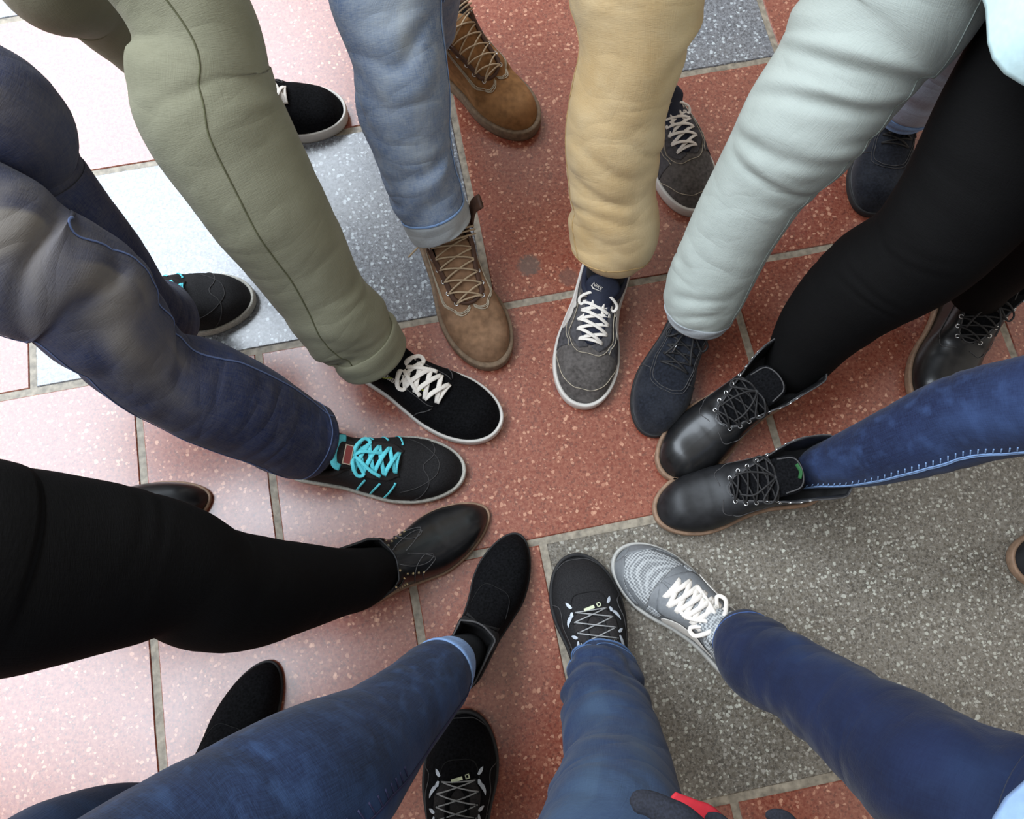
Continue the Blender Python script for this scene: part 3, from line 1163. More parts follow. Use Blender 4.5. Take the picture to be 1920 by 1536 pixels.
def thcam(leg, S0):
    i = int(np.clip(S0 / leg.step, 0, leg.n - 1))
    d = np.array([0, 0, CAM_H]) - leg.c[i]
    return math.atan2(d @ leg.Y[i], d @ leg.X[i])


def gfade(leg, items):
    """items: (S centre, theta offset from the upper side, S width, theta width, amount)"""
    lst = [(a, thcam(leg, a) + b, c, d, e) for (a, b, c, d, e) in items]

    def f(S_, th):
        o = np.zeros_like(S_)
        for (a, b, c, d, e) in lst:
            dt = (th - b + math.pi) % (2 * math.pi) - math.pi
            o += e * np.exp(-((S_ - a) / c) ** 2 - (dt / d) ** 2)
        return o * (0.75 + 0.5 * vnoise(S_ * 30, th * 2, 3)) + 0.0
    return f


def pelv(c, head, back=0.0):
    a = math.atan2(head[1], head[0])
    return (c[0], c[1], a - math.pi / 2, .165, .115)


def hips(c, head):
    r = np.array([head[1], -head[0]])
    return (c[0] + r[0] * .085, c[1] + r[1] * .085, .86), (c[0] - r[0] * .085, c[1] - r[1] * .085, .86)


def unit(a, b):
    p, _ = P(*a)
    q, _ = P(*b)
    d = (p - q)[:2]
    return d / np.linalg.norm(d)


NOF = ()

# ---- faded jeans and turquoise laces (left)
pc = (-.98, .50)
o, b = person(pc, 'person at left in faded dark blue jeans and black sneakers with turquoise laces')
hd = unit((866, 900), (535, 850))
hr, hl = hips(pc, hd)
F1 = Leg([(622, 768, 545, 888, .09), (596, 755, 500, 880, .13), (530, 705, 425, 848, .21), (440, 655, 325, 812, .29),
          (345, 630, 232, 762, .37), (275, 540, 150, 700, .44), (222, 452, 55, 630, .50), (130, 395, -30, 600, .54), (-10, 300, -170, 520, .62)],
         hr, hd, folds=[(0, .10, .006, .034, .03, 3), (.28, .62, .0075, .050, .06, 3), (0, 1.2, .0018, .09, .05, 3)], seed=4, bag=.003,
         crease=[(.34, .6, .05, 1.2, .004, .009), (.40, .9, .06, 1.0, .004, .009)])
B1 = Leg([rel(300, 590, 128, .10), rel(300, 600, 140, .15), rel(250, 570, 150, .25), rel(160, 470, 185, .36), rel(60, 355, 210, .44), (110, 235, -50, 360, .48), (60, 130, -120, 260, .56)],
         hl, hd, folds=[(0, .15, .005, .03, .03, 3), (.2, .6, .004, .05, .05, 3)], auto=False, seed=9, bag=.003)
sh = Shoe('sneaker', (866, 900), (535, 850), .312, 1, sty('low', sole=(.005, .02, .004), W=0.0545, toe=(.64, 2.3, 2.1)), KNIT, OFFWHITE, o, b,
          label='black sneaker with turquoise laces and pale textured sole', tongue=(KNIT2, .35, .03, .005, .004), bead=KNIT2, bead_r=.0055)


def turq_shoe(sh, front):
    mb = MB()
    sh.tubeon(mb, [(.74, .95), (.80, .72), (.84, .40), (.835, .18), (.80, 0), (.835, -.18), (.84, -.40), (.80, -.72), (.74, -.95)], .0009, .0006, n=50)
    sh.tubeon(mb, [(.70, .55), (.78, .42), (.86, .20), (.88, 0), (.86, -.20), (.78, -.42), (.70, -.55)], .0007, .0006, n=50)
    mb.build('toe_seam', plain('soft_grey_seam', (54, 52, 52), .9), sh.obj, sh.pb)
    for sg in (1, -1):
        for k, u in enumerate((.50, .575, .65)):
            mb = MB()
            sh.tubeon(mb, [(u - .04, .86 * sg), (u - .015, .64 * sg), (u + .025, .34 * sg)], .0020, .0012, .0007)
            mb.build('stripe', TURQ, sh.obj, sh.pb)
        sh.patch('eyestay', [(.44, .03 * sg), (.55, .03 * sg), (.67, .03 * sg)], [(.44, .26 * sg), (.55, .28 * sg), (.69, .22 * sg)], KNIT2, .0012)
    sh.laces(TURQ, [.665, .615, .565, .515, .465], q=.13, hw=.0035, th=.0011, arch=.005, bowk=.95, seed=2)
    # light band around the tongue edge, loose lace loop and woven label
    mb = MB()
    p = [sh.tongue_pt(u, x, .0015) for (u, x) in ((.40, -.024), (.375, -.02), (.365, 0), (.375, .02), (.40, .024))]
    mb.tube(catmull(p, 24), 0, 8, flat=(.006, .0012), normals=np.tile(sh.dir * .8 + np.array([0, 0, 1.]), (24, 1)))
    mb.build('collar_band', TURQ, sh.obj, sh.pb)
    lb = MB()
    c = sh.tongue_pt(.43, .002, .0012)
    e = sh.tongue_pt(.44, .002, .0012) - sh.tongue_pt(.42, .002, .0012)
    e /= np.linalg.norm(e)
    Zn = np.cross(sh.rt, e)
    if Zn[2] < 0:
        Zn = -Zn
    lb.box(c, .016, .007, .0008, sh.rt, e, Zn)
    lo = lb.build('tongue_label', REDLABEL, sh.obj, sh.pb, False)
    fr = MB()
    for (dx, dy, hx, hy) in ((0, .0062, .016, .0007), (0, -.0062, .016, .0007), (.0152, 0, .0007, .0068), (-.0152, 0, .0007, .0068)):
        fr.box(c + sh.rt * dx + e * dy + Zn * .0006, hx, hy, .0006, sh.rt, e, Zn)
    fr.build('label_border', STITCH, sh.obj, sh.pb, False)


turq_shoe(sh, True)
sh.sock(F1, BLACKSOCK, .036)
sh2 = Shoe('sneaker', (470, 543), (190, 622), .300, -1, sty('low', sole=(.005, .02, .004), W=0.0545, toe=(.64, 2.3, 2.1)), KNIT, OFFWHITE, o, b,
           tongue=(KNIT2, .35, .03, .005, .004), bead=KNIT2, bead_r=.0055)
turq_shoe(sh2, False)
tr = trousers('jeans', [F1, B1], MIDJ, o, b, fades=[gfade(F1, [(.42, .15, .11, .75, 1.0), (.56, .1, .12, .7, .9), (.30, .25, .05, .5, .5)]), gfade(B1, [(.5, .2, .12, .6, .5)])],
              pelvis=pelv(pc, hd))
mb = MB()
F1.ribbon(mb, .003, .5, [(0, thcam(F1, .05) + 1.15), (.5, thcam(F1, .4) + 1.1)], .0016, .0008)
F1.ribbon(mb, .003, .5, [(0, thcam(F1, .05) - 1.2), (.5, thcam(F1, .4) - 1.2)], .0013, .0008)
F1.ring(mb, .016, .0012, .0008)
mb.build('seam', cloth('denim_thread', (70, 94, 150), (140, 150, 170), (60, 80, 130)), tr, b)

# ---- olive trousers, black canvas shoes
pc = (-.56, 1.03)
o, b = person(pc, 'person at upper left in olive green trousers and black shoes with white soles and laces')
hd = unit((926, 815), (655, 645))
hr, hl = hips(pc, hd)
F2 = Leg([(652, 706, 748, 630, .105), (640, 697, 738, 612, .125), (592, 660, 722, 575, .165), (528, 600, 672, 520, .23), (445, 475, 632, 425, .32),
          (350, 350, 585, 330, .41), (268, 245, 540, 215, .50), (243, 160, 506, 125, .56), (218, 0, 448, -10, .67)],
         hr, hd, folds=[(0, .16, .008, .05, .04, 3), (.25, .9, .0035, .10, .10, 2), (0, 1.2, .0012, .05, .05, 3)], seed=12, bag=.005)
B2 = Leg([rel(445, 205, 125, .10), rel(425, 190, 138, .14), rel(375, 140, 150, .22), rel(300, 68, 185, .32), (235, -80, 118, 52, .43), (120, -150, 10, 0, .52)],
         hl, hd, folds=[(0, .2, .005, .05, .04, 3), (.25, .9, .003, .10, .10, 2)], auto=False, seed=13, bag=.004)
CANV = sty('low', sole=(.0045, .026, .004), W=0.0545, toe=(.68, 2.4, 2.2))
for k, (tp, hp, L, sd, lg) in enumerate((((926, 815), (655, 645), .305, 1, F2), ((646, 200), (370, 240), .300, -1, B2))):
    sh = Shoe('sneaker', tp, hp, L, sd, CANV, BLACKSUEDE, WHITERUB, o, b, label='black suede shoe with white sole and wide white laces' if k == 0 else None,
              tongue=(BLACKSUEDE, .37, .02, .003, .002), bead_r=.0035)
    sh.laces(WHITELACE, [.665, .605, .545, .485, .43], q=.15, hw=.0042, th=.0010, arch=.005, bowk=1.0, seed=5, bars=True, tails=k == 0)
    for sg in (1, -1):
        mb = MB()
        sh.tubeon(mb, [(.66, .30 * sg), (.60, .6 * sg), (.56, .98 * sg)], .0009, .0006)
        sh.tubeon(mb, [(.40, .06 * sg), (.50, .20 * sg), (.66, .24 * sg)], .0007, .0006)
        mb.build('stitching', DKSTITCH, sh.obj, sh.pb)
    # striped elastic beside the tongue
    for j in range(9):
        mb = MB()
        u = .455 - j * .012
        mb.tube([sh.loc(u, .012, float(sh.fzc(max(u, .4))) + .008)[0], sh.loc(u - .004, .030, float(sh.fzc(max(u, .4))) - .001)[0]], 0, 6, flat=(.0013, .0008))
        mb.build('elastic_stripe', WHITELACE, sh.obj, sh.pb)
    mb = MB()
    e = sh.edge_loop()
    mb.tube(e[4:34] + np.array([0, 0, .0022]), .0011, 6)
    mb.build('collar_trim', YELLOW, sh.obj, sh.pb)
    sh.sock(lg, BLACKSOCK, .034)
tr = trousers('chinos', [F2, B2], OLIVE, o, b, pelvis=pelv(pc, hd), fades=[gfade(F2, [(.3, 0, .3, .6, .5)]), gfade(B2, [(.3, 0, .3, .6, .2)])])
cf = cuff(F2, .002, .050, OLIVE, tr, b, .0035, 'rolled_cuff', .002)
mb = MB()
t0 = thcam(F2, .4)
F2.ribbon(mb, .052, 1.0, [(0, t0 - .35), (.3, t0 - .22), (1, t0 - .12)], .0011, .0003)
mb.build('seam', plain('olive_thread', (92, 92, 66), .9), tr, b)

# ---- light jeans, brown boots
pc = (-.17, 1.13)
o, b = person(pc, 'person at top in light blue jeans with rolled hems and brown lace-up boots')
hd = unit((918, 688), (820, 420))
hr, hl = hips(pc, hd)
F3 = Leg([(775, 440, 885, 408, .155), (762, 418, 878, 388, .18), (728, 345, 868, 345, .23), (700, 265, 850, 270, .31), (672, 180, 847, 190, .38),
          (655, 100, 840, 110, .45), (617, 0, 832, 0, .54), (600, -110, 840, -110, .62)],
         hr, hd, folds=[(0, .14, .007, .032, .06, 4), (.14, .8, .0065, .045, .11, 3)], seed=21, bag=.004)
B3 = Leg([rel(795, 68, 105, .165), rel(792, 50, 118, .19), rel(795, -20, 135, .28), rel(800, -120, 150, .38), rel(800, -260, 180, .5)],
         hl, hd, folds=[(0, .2, .005, .04, .04, 3)], auto=False, seed=22, bag=.003)
for k, (tp, hp, L, sd, mt, lg) in enumerate((((918, 688), (820, 420), .300, 1, BROWN, F3), ((1006, 236), (768, 66), .305, -1, TAN, B3))):
    st = sty('boot', W=0.0540, sole=(.007, .026, .008), uc=.66,
             wc=((0, .1, .22, .32, .42, .52, .66), (.030, .036, .040, .040, .034, .028, .024)),
             zc=((0, .12, .25, .34, .42, .55, .66), (.150, .148, .152, .148, .122, .094, .076)))
    sh = Shoe('boot', tp, hp, L, sd, st, mt, BOOTSOLE, o, b, label=('brown nubuck lace-up boot with beige laces', 'tan nubuck lace-up boot with beige laces')[k],
              tongue=(mt, .33, .012, .004, .004), bead=DKBROWN, bead_r=.004)
    sh.laces(TANLACE, [.645, .585, .525, .465, .415, .37], q=.10, hw=.0017, arch=.006, rnd=True, bow=False, eyelet=SILVER)
    mb = MB()
    for (u, x0, x1, z0) in ((.36, -.045, .05, .162), (.345, -.044, .05, .166), (.375, -.044, .048, .155)):
        mb.tube(catmull([sh.loc(u, x0, z0 - .012)[0], sh.loc(u + .02, -.02, z0 + .002)[0], sh.loc(u + .022, .02, z0 + .004)[0], sh.loc(u, x1, z0 - .006)[0]], 20), .0017, 6)
    mb.tube(catmull([sh.loc(.36, .045, .160)[0], sh.loc(.38, .058, .158)[0], sh.loc(.40, .075, .15)[0]], 12), .0017, 6)
    mb.tube(catmull([sh.loc(.36, .045, .160)[0], sh.loc(.30, .056, .166)[0], sh.loc(.25, .052, .16)[0], sh.loc(.30, .046, .158)[0]], 12), .0017, 6)
    mb.build('lace_bow', TANLACE, sh.obj, sh.pb)
    for sg in (1, -1):
        mb = MB()
        for dq in (0, .035, .07):
            sh.tubeon(mb, [(.35, (.42 + dq) * sg), (.50, (.40 + dq) * sg), (.62, (.34 + dq) * sg), (.685 + dq * .25, (.26) * sg), (.69 + dq * .25, .10 * sg), (.67 + dq * .2, .02 * sg)], .0008, .0009)
        mb.build('stitching', STITCH, sh.obj, sh.pb)
        pd = MB()
        us = np.linspace(.06, .34, 14)
        pd.tube(sh.Q(us, np.full(14, .03 * sg), .001) + np.array([0, 0, .002]), .0065, 8)
        pd.build('padded_collar', DKBROWN, sh.obj, sh.pb)
        fl = MB()
        us = np.linspace(.36, .64, 14)
        fl.tube(sh.Q(us, np.full(14, .02 * sg), .0012), 0, 8, flat=(.0042, .0012), normals=sh.Q(us, np.full(14, .02 * sg), .01) - sh.Q(us, np.full(14, .02 * sg), .001))
        fl.build('placket', DKBROWN, sh.obj, sh.pb)
    # heel pull tab that stands up at the back
    tb = MB()
    c = catmull([sh.loc(.30, -.042, .140)[0], sh.loc(.27, -.052, .172)[0], sh.loc(.29, -.064, .195)[0]], 12)
    tb.tube(c, 0, 10, flat=(.012, .003), normals=np.tile(sh.rt, (12, 1)))
    tb.build('boot_flap', DKBROWN, sh.obj, sh.pb)
    sh.sock(lg, WHITESOCK, .036, .06)
tr = trousers('jeans', [F3, B3], LIGHTJ, o, b, pelvis=pelv(pc, hd), fades=[gfade(F3, [(.12, 0, .07, .6, .3), (.35, .1, .2, .6, .9), (.5, .1, .1, .7, .7)]), gfade(B3, [(.2, 0, .2, .6, .6)])])
cuff(F3, .000, .036, CUFFGREY, tr, b, .0025, 'rolled_cuff', .001)
mb = MB()
F3.ring(mb, .040, .0022, .0018, .001)
F3.ribbon(mb, .04, .6, [(0, thcam(F3, .1) + 1.2), (.6, thcam(F3, .4) + 1.25)], .0016, .0008)
mb.build('seam', CUFFLIGHT, tr, b)

# ---- khaki chinos, grey suede sneakers
pc = (.17, 1.13)
o, b = person(pc, 'person at top in khaki beige chinos and grey suede sneakers with white laces')
hd = unit((1075, 757), (1140, 480))
hr, hl = hips(pc, hd)
F4 = Leg([(1088, 480, 1200, 492, .125), (1074, 460, 1226, 468, .15), (1074, 425, 1234, 435, .19), (1070, 345, 1230, 350, .27), (1062, 270, 1242, 262, .35),
          (1064, 200, 1258, 190, .42), (1084, 110, 1288, 90, .50), (1068, 0, 1322, 0, .60), (1050, -120, 1340, -120, .68)],
         hr, hd, folds=[(0, .16, .0065, .036, .06, 4), (.14, .55, .0045, .050, .08, 4), (.45, .9, .004, .09, .16, 2)], seed=31, bag=.004,
         crease=[(.36, math.pi - 1.2, .03, 1.3, .006, .009), (.30, math.pi - .3, -.04, 1.2, .004, .008)])
B4 = Leg([rel(1198, 150, 100, .10), rel(1195, 130, 125, .15), rel(1180, 60, 150, .28), rel(1185, -60, 175, .42), rel(1200, -200, 210, .55)],
         hl, hd, folds=[(0, .2, .005, .04, .04, 3)], auto=False, seed=32, bag=.003)
for k, (tp, hp, L, sd, lg) in enumerate((((1075, 757), (1143, 480), .296, 1, F4), ((1324, 390), (1180, 152), .296, -1, B4))):
    sh = Shoe('sneaker', tp, hp, L, sd, sty('low', W=0.0540, sole=(.0055, .026, .005), toe=(.68, 2.4, 2.2)), GREYSUEDE, WHITERUB, o, b,
              label='grey suede sneaker with white laces, navy padded tongue and white side emblems' if k == 0 else None,
              tongue=(NAVY, .335, .034, .006, .006), bead=NAVY, bead_r=.006)
    for sg in (1, -1):
        sh.patch('eyestay', [(.40, .04 * sg), (.55, .03 * sg), (.67, .03 * sg), (.70, .02 * sg)], [(.40, .28 * sg), (.55, .30 * sg), (.66, .34 * sg), (.715, .16 * sg)], GREYSUEDE2, .0012)
        sh.patch('side_panel', [(.50, .58 * sg), (.60, .46 * sg), (.70, .34 * sg)], [(.54, .96 * sg), (.62, .96 * sg), (.72, .92 * sg)], GREYSUEDE2, .0014)
        mb = MB()
        sh.tubeon(mb, [(.40, .31 * sg), (.55, .33 * sg), (.66, .38 * sg), (.73, .20 * sg), (.735, .0 * sg)], .0006, .0016)
        sh.tubeon(mb, [(.73, .90 * sg), (.80, .68 * sg), (.88, .52 * sg), (.925, .25 * sg), (.93, .0 * sg)], .0007, .0008)
        sh.tubeon(mb, [(.51, .62 * sg), (.60, .50 * sg), (.71, .38 * sg)], .0006, .0018)
        mb.build('stitching', STITCH, sh.obj, sh.pb)
        sh.shape('emblem', [(.28, .36 * sg), (.36, .42 * sg), (.43, .45 * sg), (.47, .38 * sg), (.495, .37 * sg), (.50, .44 * sg), (.54, .44 * sg), (.585, .52 * sg), (.605, .62 * sg), (.58, .74 * sg), (.49, .72 * sg), (.38, .58 * sg)][::sg], WHITERUB, .0022)
    sh.laces(WHITELACE, [.665, .615, .565, .515, .465, .42], q=.17, hw=.0031, th=.0010, arch=.006, bowk=1.0, seed=8)
    # lettering and small tick on the tongue
    cu = bpy.data.curves.new('tongue_lettering', 'FONT')
    cu.body = 'NIKE'
    cu.size = .0085
    cu.extrude = .0004
    cu.align_x = 'CENTER'
    to = bpy.data.objects.new('t', cu)
    S.collection.objects.link(to)
    bpy.context.view_layer.update()
    tm = bpy.data.meshes.new_from_object(to.evaluated_get(bpy.context.evaluated_depsgraph_get()))
    bpy.data.objects.remove(to)
    tm.materials.clear()
    tm.materials.append(WHITELACE)
    nm = bpy.data.objects.new('tongue_lettering', tm)
    S.collection.objects.link(nm)
    nm.parent = sh.obj
    p0 = sh.tongue_pt(.395, .010, .0014)
    e = sh.tongue_pt(.375, -.004, .0014) - sh.tongue_pt(.345, -.004, .0014)
    e /= np.linalg.norm(e)
    X_ = sh.rt * .85 - e * .3
    X_ /= np.linalg.norm(X_)
    X_ = -X_
    Zn = np.cross(X_, e)
    if Zn[2] < 0:
        Zn = -Zn
    Y_ = np.cross(Zn, X_)
    c = p0 - sh.pb + Zn * .001
    M = Matrix(((X_[0], Y_[0], Zn[0], c[0]), (X_[1], Y_[1], Zn[1], c[1]), (X_[2], Y_[2], Zn[2], c[2]), (0, 0, 0, 1)))
    nm.matrix_basis = M
    tk = MB()
    tk.add([tuple(c + sh.pb + X_ * a + Y_ * d + Zn * z) for z in (0, .0008) for (a, d) in ((-.010, -.002), (-.004, -.0055), (.011, -.0015), (-.004, -.0035), (-.009, .0))],
           [(0, 1, 2, 3, 4), (9, 8, 7, 6, 5)] + [(i, (i + 1) % 5, 5 + (i + 1) % 5, 5 + i) for i in range(5)])
    tk.build('tongue_tick', WHITELACE, sh.obj, sh.pb, False)
    sh.sock(lg, BLACKSOCK, .034)
tr = trousers('chinos', [F4, B4], KHAKI, o, b, pelvis=pelv(pc, hd), fades=[gfade(F4, [(.06, 1.0, .05, .4, 1.), (.2, .9, .3, .5, .5)]), gfade(B4, [(.2, 0, .2, .6, .3)])])
mb = MB()
F4.ribbon(mb, .0, .9, [(0, thcam(F4, .1) - 1.0), (.3, thcam(F4, .3) - 1.35), (.9, thcam(F4, .5) - 1.35)], .0012, .0004)
F4.ring(mb, .02, .0008, .0004)
mb.build('seam', plain('khaki_thread', (176, 146, 98), .9), tr, b)

# ---- pale mint jeans, dark suede lace-ups
pc = (.64, .95)
o, b = person(pc, 'person at upper right in pale mint grey jeans and navy-black suede lace-ups')
hd = unit((1203, 808), (1320, 560))
hr, hl = hips(pc, hd)
F5 = Leg([(1256, 585, 1350, 622, .12), (1248, 560, 1376, 600, .14), (1248, 528, 1396, 560, .165), (1268, 480, 1418, 520, .20), (1302, 400, 1462, 440, .29),
          (1350, 300, 1532, 340, .38), (1388, 222, 1618, 255, .46), (1440, 140, 1690, 175, .53), (1480, 50, 1760, 100, .59), (1530, -60, 1850, 0, .66)],
         hr, hd, folds=[(0, .13, .0045, .028, .05, 4), (.24, .48, .0045, .040, .06, 4), (.48, .9, .0015, .05, .06, 3)], seed=41, bag=.002,
         crease=[(.33, math.pi, .02, 1.5, .006, .008), (.39, math.pi, .03, 1.5, .007, .008), (.44, math.pi, .02, 1.5, .006, .008), (.29, math.pi, .0, 1.2, .004, .007)])
F5.crease = [(a, thcam(F5, a) + .1, s_, h_, d_, w_) for (a, t_, s_, h_, d_, w_) in F5.crease]
B5 = Leg([rel(1695, 208, 96, .105), rel(1706, 192, 112, .13), rel(1745, 150, 128, .20), rel(1800, 85, 140, .28), rel(1860, 10, 160, .38), rel(1900, -120, 190, .5)],
         hl, hd, folds=[(0, .10, .006, .028, .02, 3), (.1, .6, .003, .05, .05, 3)], auto=False, seed=42, bag=.002)
for k, (tp, hp, L, sd, lg) in enumerate((((1203, 808), (1318, 562), .275, 1, F5), ((1640, 402), (1662, 150), .275, -1, B5))):
    st = sty('boot', W=0.0507, sole=(.003, .014, .003), toe=(.64, 2.3, 2.1), uc=.62,
             wc=((0, .1, .22, .32, .42, .52, .62), (.028, .034, .036, .032, .018, .012, .008)),
             zc=((0, .12, .25, .34, .42, .52, .62), (.105, .100, .095, .104, .108, .090, .078)))
    sh = Shoe('desert_boot', tp, hp, L, sd, st, NAVYSUEDE, DARKSOLE, o, b, label='navy-black suede lace-up shoe with rounded toe' if k == 0 else None,
              tongue=(NAVYSUEDE, .36, .014, .003, .003))
    sh.laces(BLACKLACE, [.61, .56, .51, .46, .41], q=.24, hw=.0020, arch=.004, rnd=True, bowk=1.1, seed=3)
    for sg in (1, -1):
        mb = MB()
        sh.tubeon(mb, [(.40, .30 * sg), (.52, .34 * sg), (.62, .36 * sg), (.70, .30 * sg), (.735, .12 * sg), (.74, 0 * sg)], .0006, .0008)
        sh.tubeon(mb, [(.62, .98 * sg), (.64, .7 * sg), (.66, .42 * sg)], .0006, .0008)
        sh.tubeon(mb, [(.40, .36 * sg), (.52, .40 * sg), (.62, .42 * sg), (.715, .34 * sg), (.75, .14 * sg), (.755, 0 * sg)], .0005, .0008)
        mb.build('stitching', DKSTITCH, sh.obj, sh.pb)
    mb = MB()
    mb.tube([sh.loc(.50, .012, .105)[0], sh.loc(.555, .014, .094)[0]], .0011, 6)
    mb.build('lace_tip', SILVER, sh.obj, sh.pb)
    sh.sock(lg, BLACKSOCK, .033)
tr = trousers('jeans', [F5], MINT, o, b, pelvis=pelv(pc, hd), fades=[gfade(F5, [(.5, 0, .3, .6, .4)])])
tl = trousers('trouser_leg', [B5], MINTSHADED, o, b, fades=[gfade(B5, [(.12, .9, .08, .5, 1.0)])], label='back leg of the mint jeans, coloured grey lavender for shade, with pale blue folded hem')  # back leg of the same jeans, its shade painted in by the material
cuff(B5, .001, .034, CUFFLIGHT, tl, b, .003, 'rolled_cuff', .001)
cuff(F5, .001, .022, CUFFGREY, tr, b, .002, 'rolled_cuff', .0)
mb = MB()
F5.ribbon(mb, .024, .9, [(0, thcam(F5, .1) + 1.3), (.3, thcam(F5, .3) + 1.2), (.9, thcam(F5, .5) + .95)], .0012, .0004)
mb.build('seam', plain('mint_thread', (150, 160, 154), .9), tr, b)

# ---- black leggings, glossy lace-up boots, long pale shirt
pc = (.74, .68)
o, b = person(pc, 'person at right in black leggings, pale shirt and shiny black lace-up boots')
hd = unit((1236, 874), (1490, 692))
hr, hl = hips(pc, hd)
F6 = Leg([(1422, 684, 1478, 732, .075), (1434, 670, 1502, 728, .13), (1442, 652, 1542, 708, .17), (1470, 580, 1598, 660, .245), (1510, 520, 1650, 625, .31), (1566, 456, 1715, 590, .38),
          (1640, 405, 1800, 545, .45), (1690, 340, 1870, 490, .51), (1745, 235, 1960, 400, .58), (1800, 120, 2040, 290, .65), (1880, -20, 2150, 160, .72)],
         hr, hd, folds=[(.15, .45, .0012, .03, .03, 2)], seed=51, bag=.001, step=.005)
F6.crease = [(a, thcam(F6, a) + .2, s_, .8, d_, w_) for (a, s_, d_, w_) in ((.245, .02, .0018, .004), (.262, .02, .0014, .004), (.325, .02, .0016, .004), (.34, .02, .0012, .004))]
B6 = Leg([rel(1835, 545, 100, .12), rel(1850, 520, 112, .17), rel(1905, 480, 118, .25), rel(1990, 440, 135, .36), rel(2100, 400, 165, .48), rel(2220, 350, 200, .6)],
         hl, hd, folds=NOF, auto=False, seed=52, bag=.001)


def lace_boot(tp, hp, L, sd, up, solem, label, k):
    st = sty('boot', flare=1.3, W=0.0518, sole=(.0055, .020, .005), uc=.62, toe=(.66, 2.3, 2.1),
             wc=((0, .1, .22, .32, .42, .52, .62), (.034, .047, .051, .048, .037, .026, .016)),
             zc=((0, .12, .25, .34, .43, .53, .62), (.165, .162, .164, .156, .126, .098, .080)))
    sh = Shoe('ankle_boot', tp, hp, L, sd, st, up, solem, o, b, label=label, tongue=(BLACKSUEDE, .31, .024, .004, .005), bead_r=.0013, bead=DKSTITCH)
    sh.laces(BLACKLACE, [.605, .56, .515, .47, .43], q=.11, hw=.0017, arch=.006, rnd=True, bowk=1.15, seed=k)
    us = [.605, .56, .515, .47, .425, .385, .345, .305]
    for sg in (1, -1):
        for u in us:
            sh.eyelet(u, .10 * sg, SILVER, .0030)
        mb = MB()
        sh.tubeon(mb, [(.36, .62 * sg), (.48, .60 * sg), (.60, .52 * sg), (.665, .36 * sg), (.66, .10 * sg)], .0006, .0008)
        mb.build('stitching', DKSTITCH, sh.obj, sh.pb)
    mb = MB()
    us = np.linspace(.34, .33, 2)
    g = [sh.tongue_pt(u, x, .001) for (u, x) in ((.40, -.027), (.33, -.022), (.315, 0), (.33, .022), (.40, .027))]
    mb.tube(catmull(g, 20), .0012, 6)
    mb.build('tongue_piping', DKSTITCH, sh.obj, sh.pb)
    return sh


sh = lace_boot((1236, 874), (1490, 692), .290, 1, GLOSS, TANWELT, 'shiny black leather lace-up boot with pale brown welt', 4)
sh = lace_boot((1750, 772), (1812, 500), .290, -1, GLOSS, TANWELT, None, 6)
tr = trousers('leggings', [F6, B6], LEGGING, o, b, pelvis=pelv(pc, hd))
# shirt tail hanging over the hip
def shirt(px, py, h0, dx, dy, R1, R2, ang, mat, label):
    c0, _ = P(px, py, h0)
    V_ = []
    n_ = 64
    pr = [(h0 - .002, -.003), (h0, .002), (h0 + .006, .003), (h0 + .05, .0), (h0 + .12, -.006), (h0 + .22, -.016), (h0 + .34, -.028), (h0 + .46, -.03), (h0 + .54, -.03), (h0 + .60, -.06), (h0 + .62, -.13), (h0 + .62, -R2 + .002)]
    cx, cy = c0[0] + dx, c0[1] + dy
    for (z, e) in pr:
        for j in range(n_):
            a = 2 * math.pi * j / n_
            wv = (.007 * math.sin(a * 9) + .005 * math.sin(a * 5 + 1)) * max(0, 1 - (z - h0) / .5)
            k = (z - h0) * .12
            x, y = (R1 + e + wv) * math.cos(a), (R2 + e + wv) * math.sin(a)
            V_.append((cx + k * dx / .2 + x * math.cos(ang) - y * math.sin(ang), cy + k * dy / .2 + x * math.sin(ang) + y * math.cos(ang), z + (.008 * math.sin(a * 3) if z < h0 + .1 else 0)))
    so = mesh('shirt', V_, grid_faces(len(pr), n_, True), mat, o, True, b)
    so['label'] = label


shirt(1863, 66, .66, .172, .070, .185, .185, 0, plain('pale_aqua_cotton', (204, 232, 234), .85, grain=.03), 'pale aqua white shirt hem')

# ---- blue jeans, matte black boots
pc = (.98, .14)
o, b = person(pc, 'person at right in blue skinny jeans tucked into matte black lace-up boots')
hd = unit((1228, 950), (1535, 898))
hr, hl = hips(pc, hd)
F7 = Leg([(1482, 852, 1492, 912, .07), (1508, 850, 1522, 916, .115), (1545, 828, 1562, 916, .15), (1600, 800, 1624, 915, .19), (1662, 768, 1688, 906, .25), (1735, 728, 1770, 888, .32), (1815, 694, 1850, 866, .39),
          (1890, 675, 1920, 856, .45), (1990, 655, 2020, 850, .52), (2120, 640, 2150, 850, .60)],
         hr, hd, folds=[(0, .06, .002, .02, .02, 3), (.15, .5, .0018, .035, .05, 3)], seed=61, bag=.002)
B7 = Leg([rel(2175, 1035, 105, .12), rel(2210, 1040, 130, .25), rel(2260, 1050, 150, .4)], hl, hd, folds=NOF, auto=False, seed=62, bag=.002)
sh = lace_boot((1228, 950), (1535, 898), .290, 1, MATTE, TANWELT, 'matte black leather lace-up boot with pale brown welt', 7)
mb = MB()
g = [sh.tongue_pt(u, x, .0022) for (u, x) in ((.335, -.010), (.325, 0), (.332, .012))]
mb.tube(catmull(g, 10), 0, 6, flat=(.0035, .0008), normals=np.tile(sh.dir + np.array([0, 0, .5]), (10, 1)))
mb.build('tongue_edge', GREENTRIM, sh.obj, sh.pb)
lace_boot((1903, 1068), (2215, 1030), .290, -1, MATTE, TANWELT, None, 8)
tr = trousers('jeans', [F7, B7], BLUEJ, o, b, pelvis=pelv(pc, hd), fades=[gfade(F7, [(.10, .2, .04, .5, .6), (.3, .2, .06, .5, .6), (.38, .0, .05, .6, .6), (.2, 1.0, .3, .4, .6)]), None or (lambda a, c: a * 0)])
mb = MB()
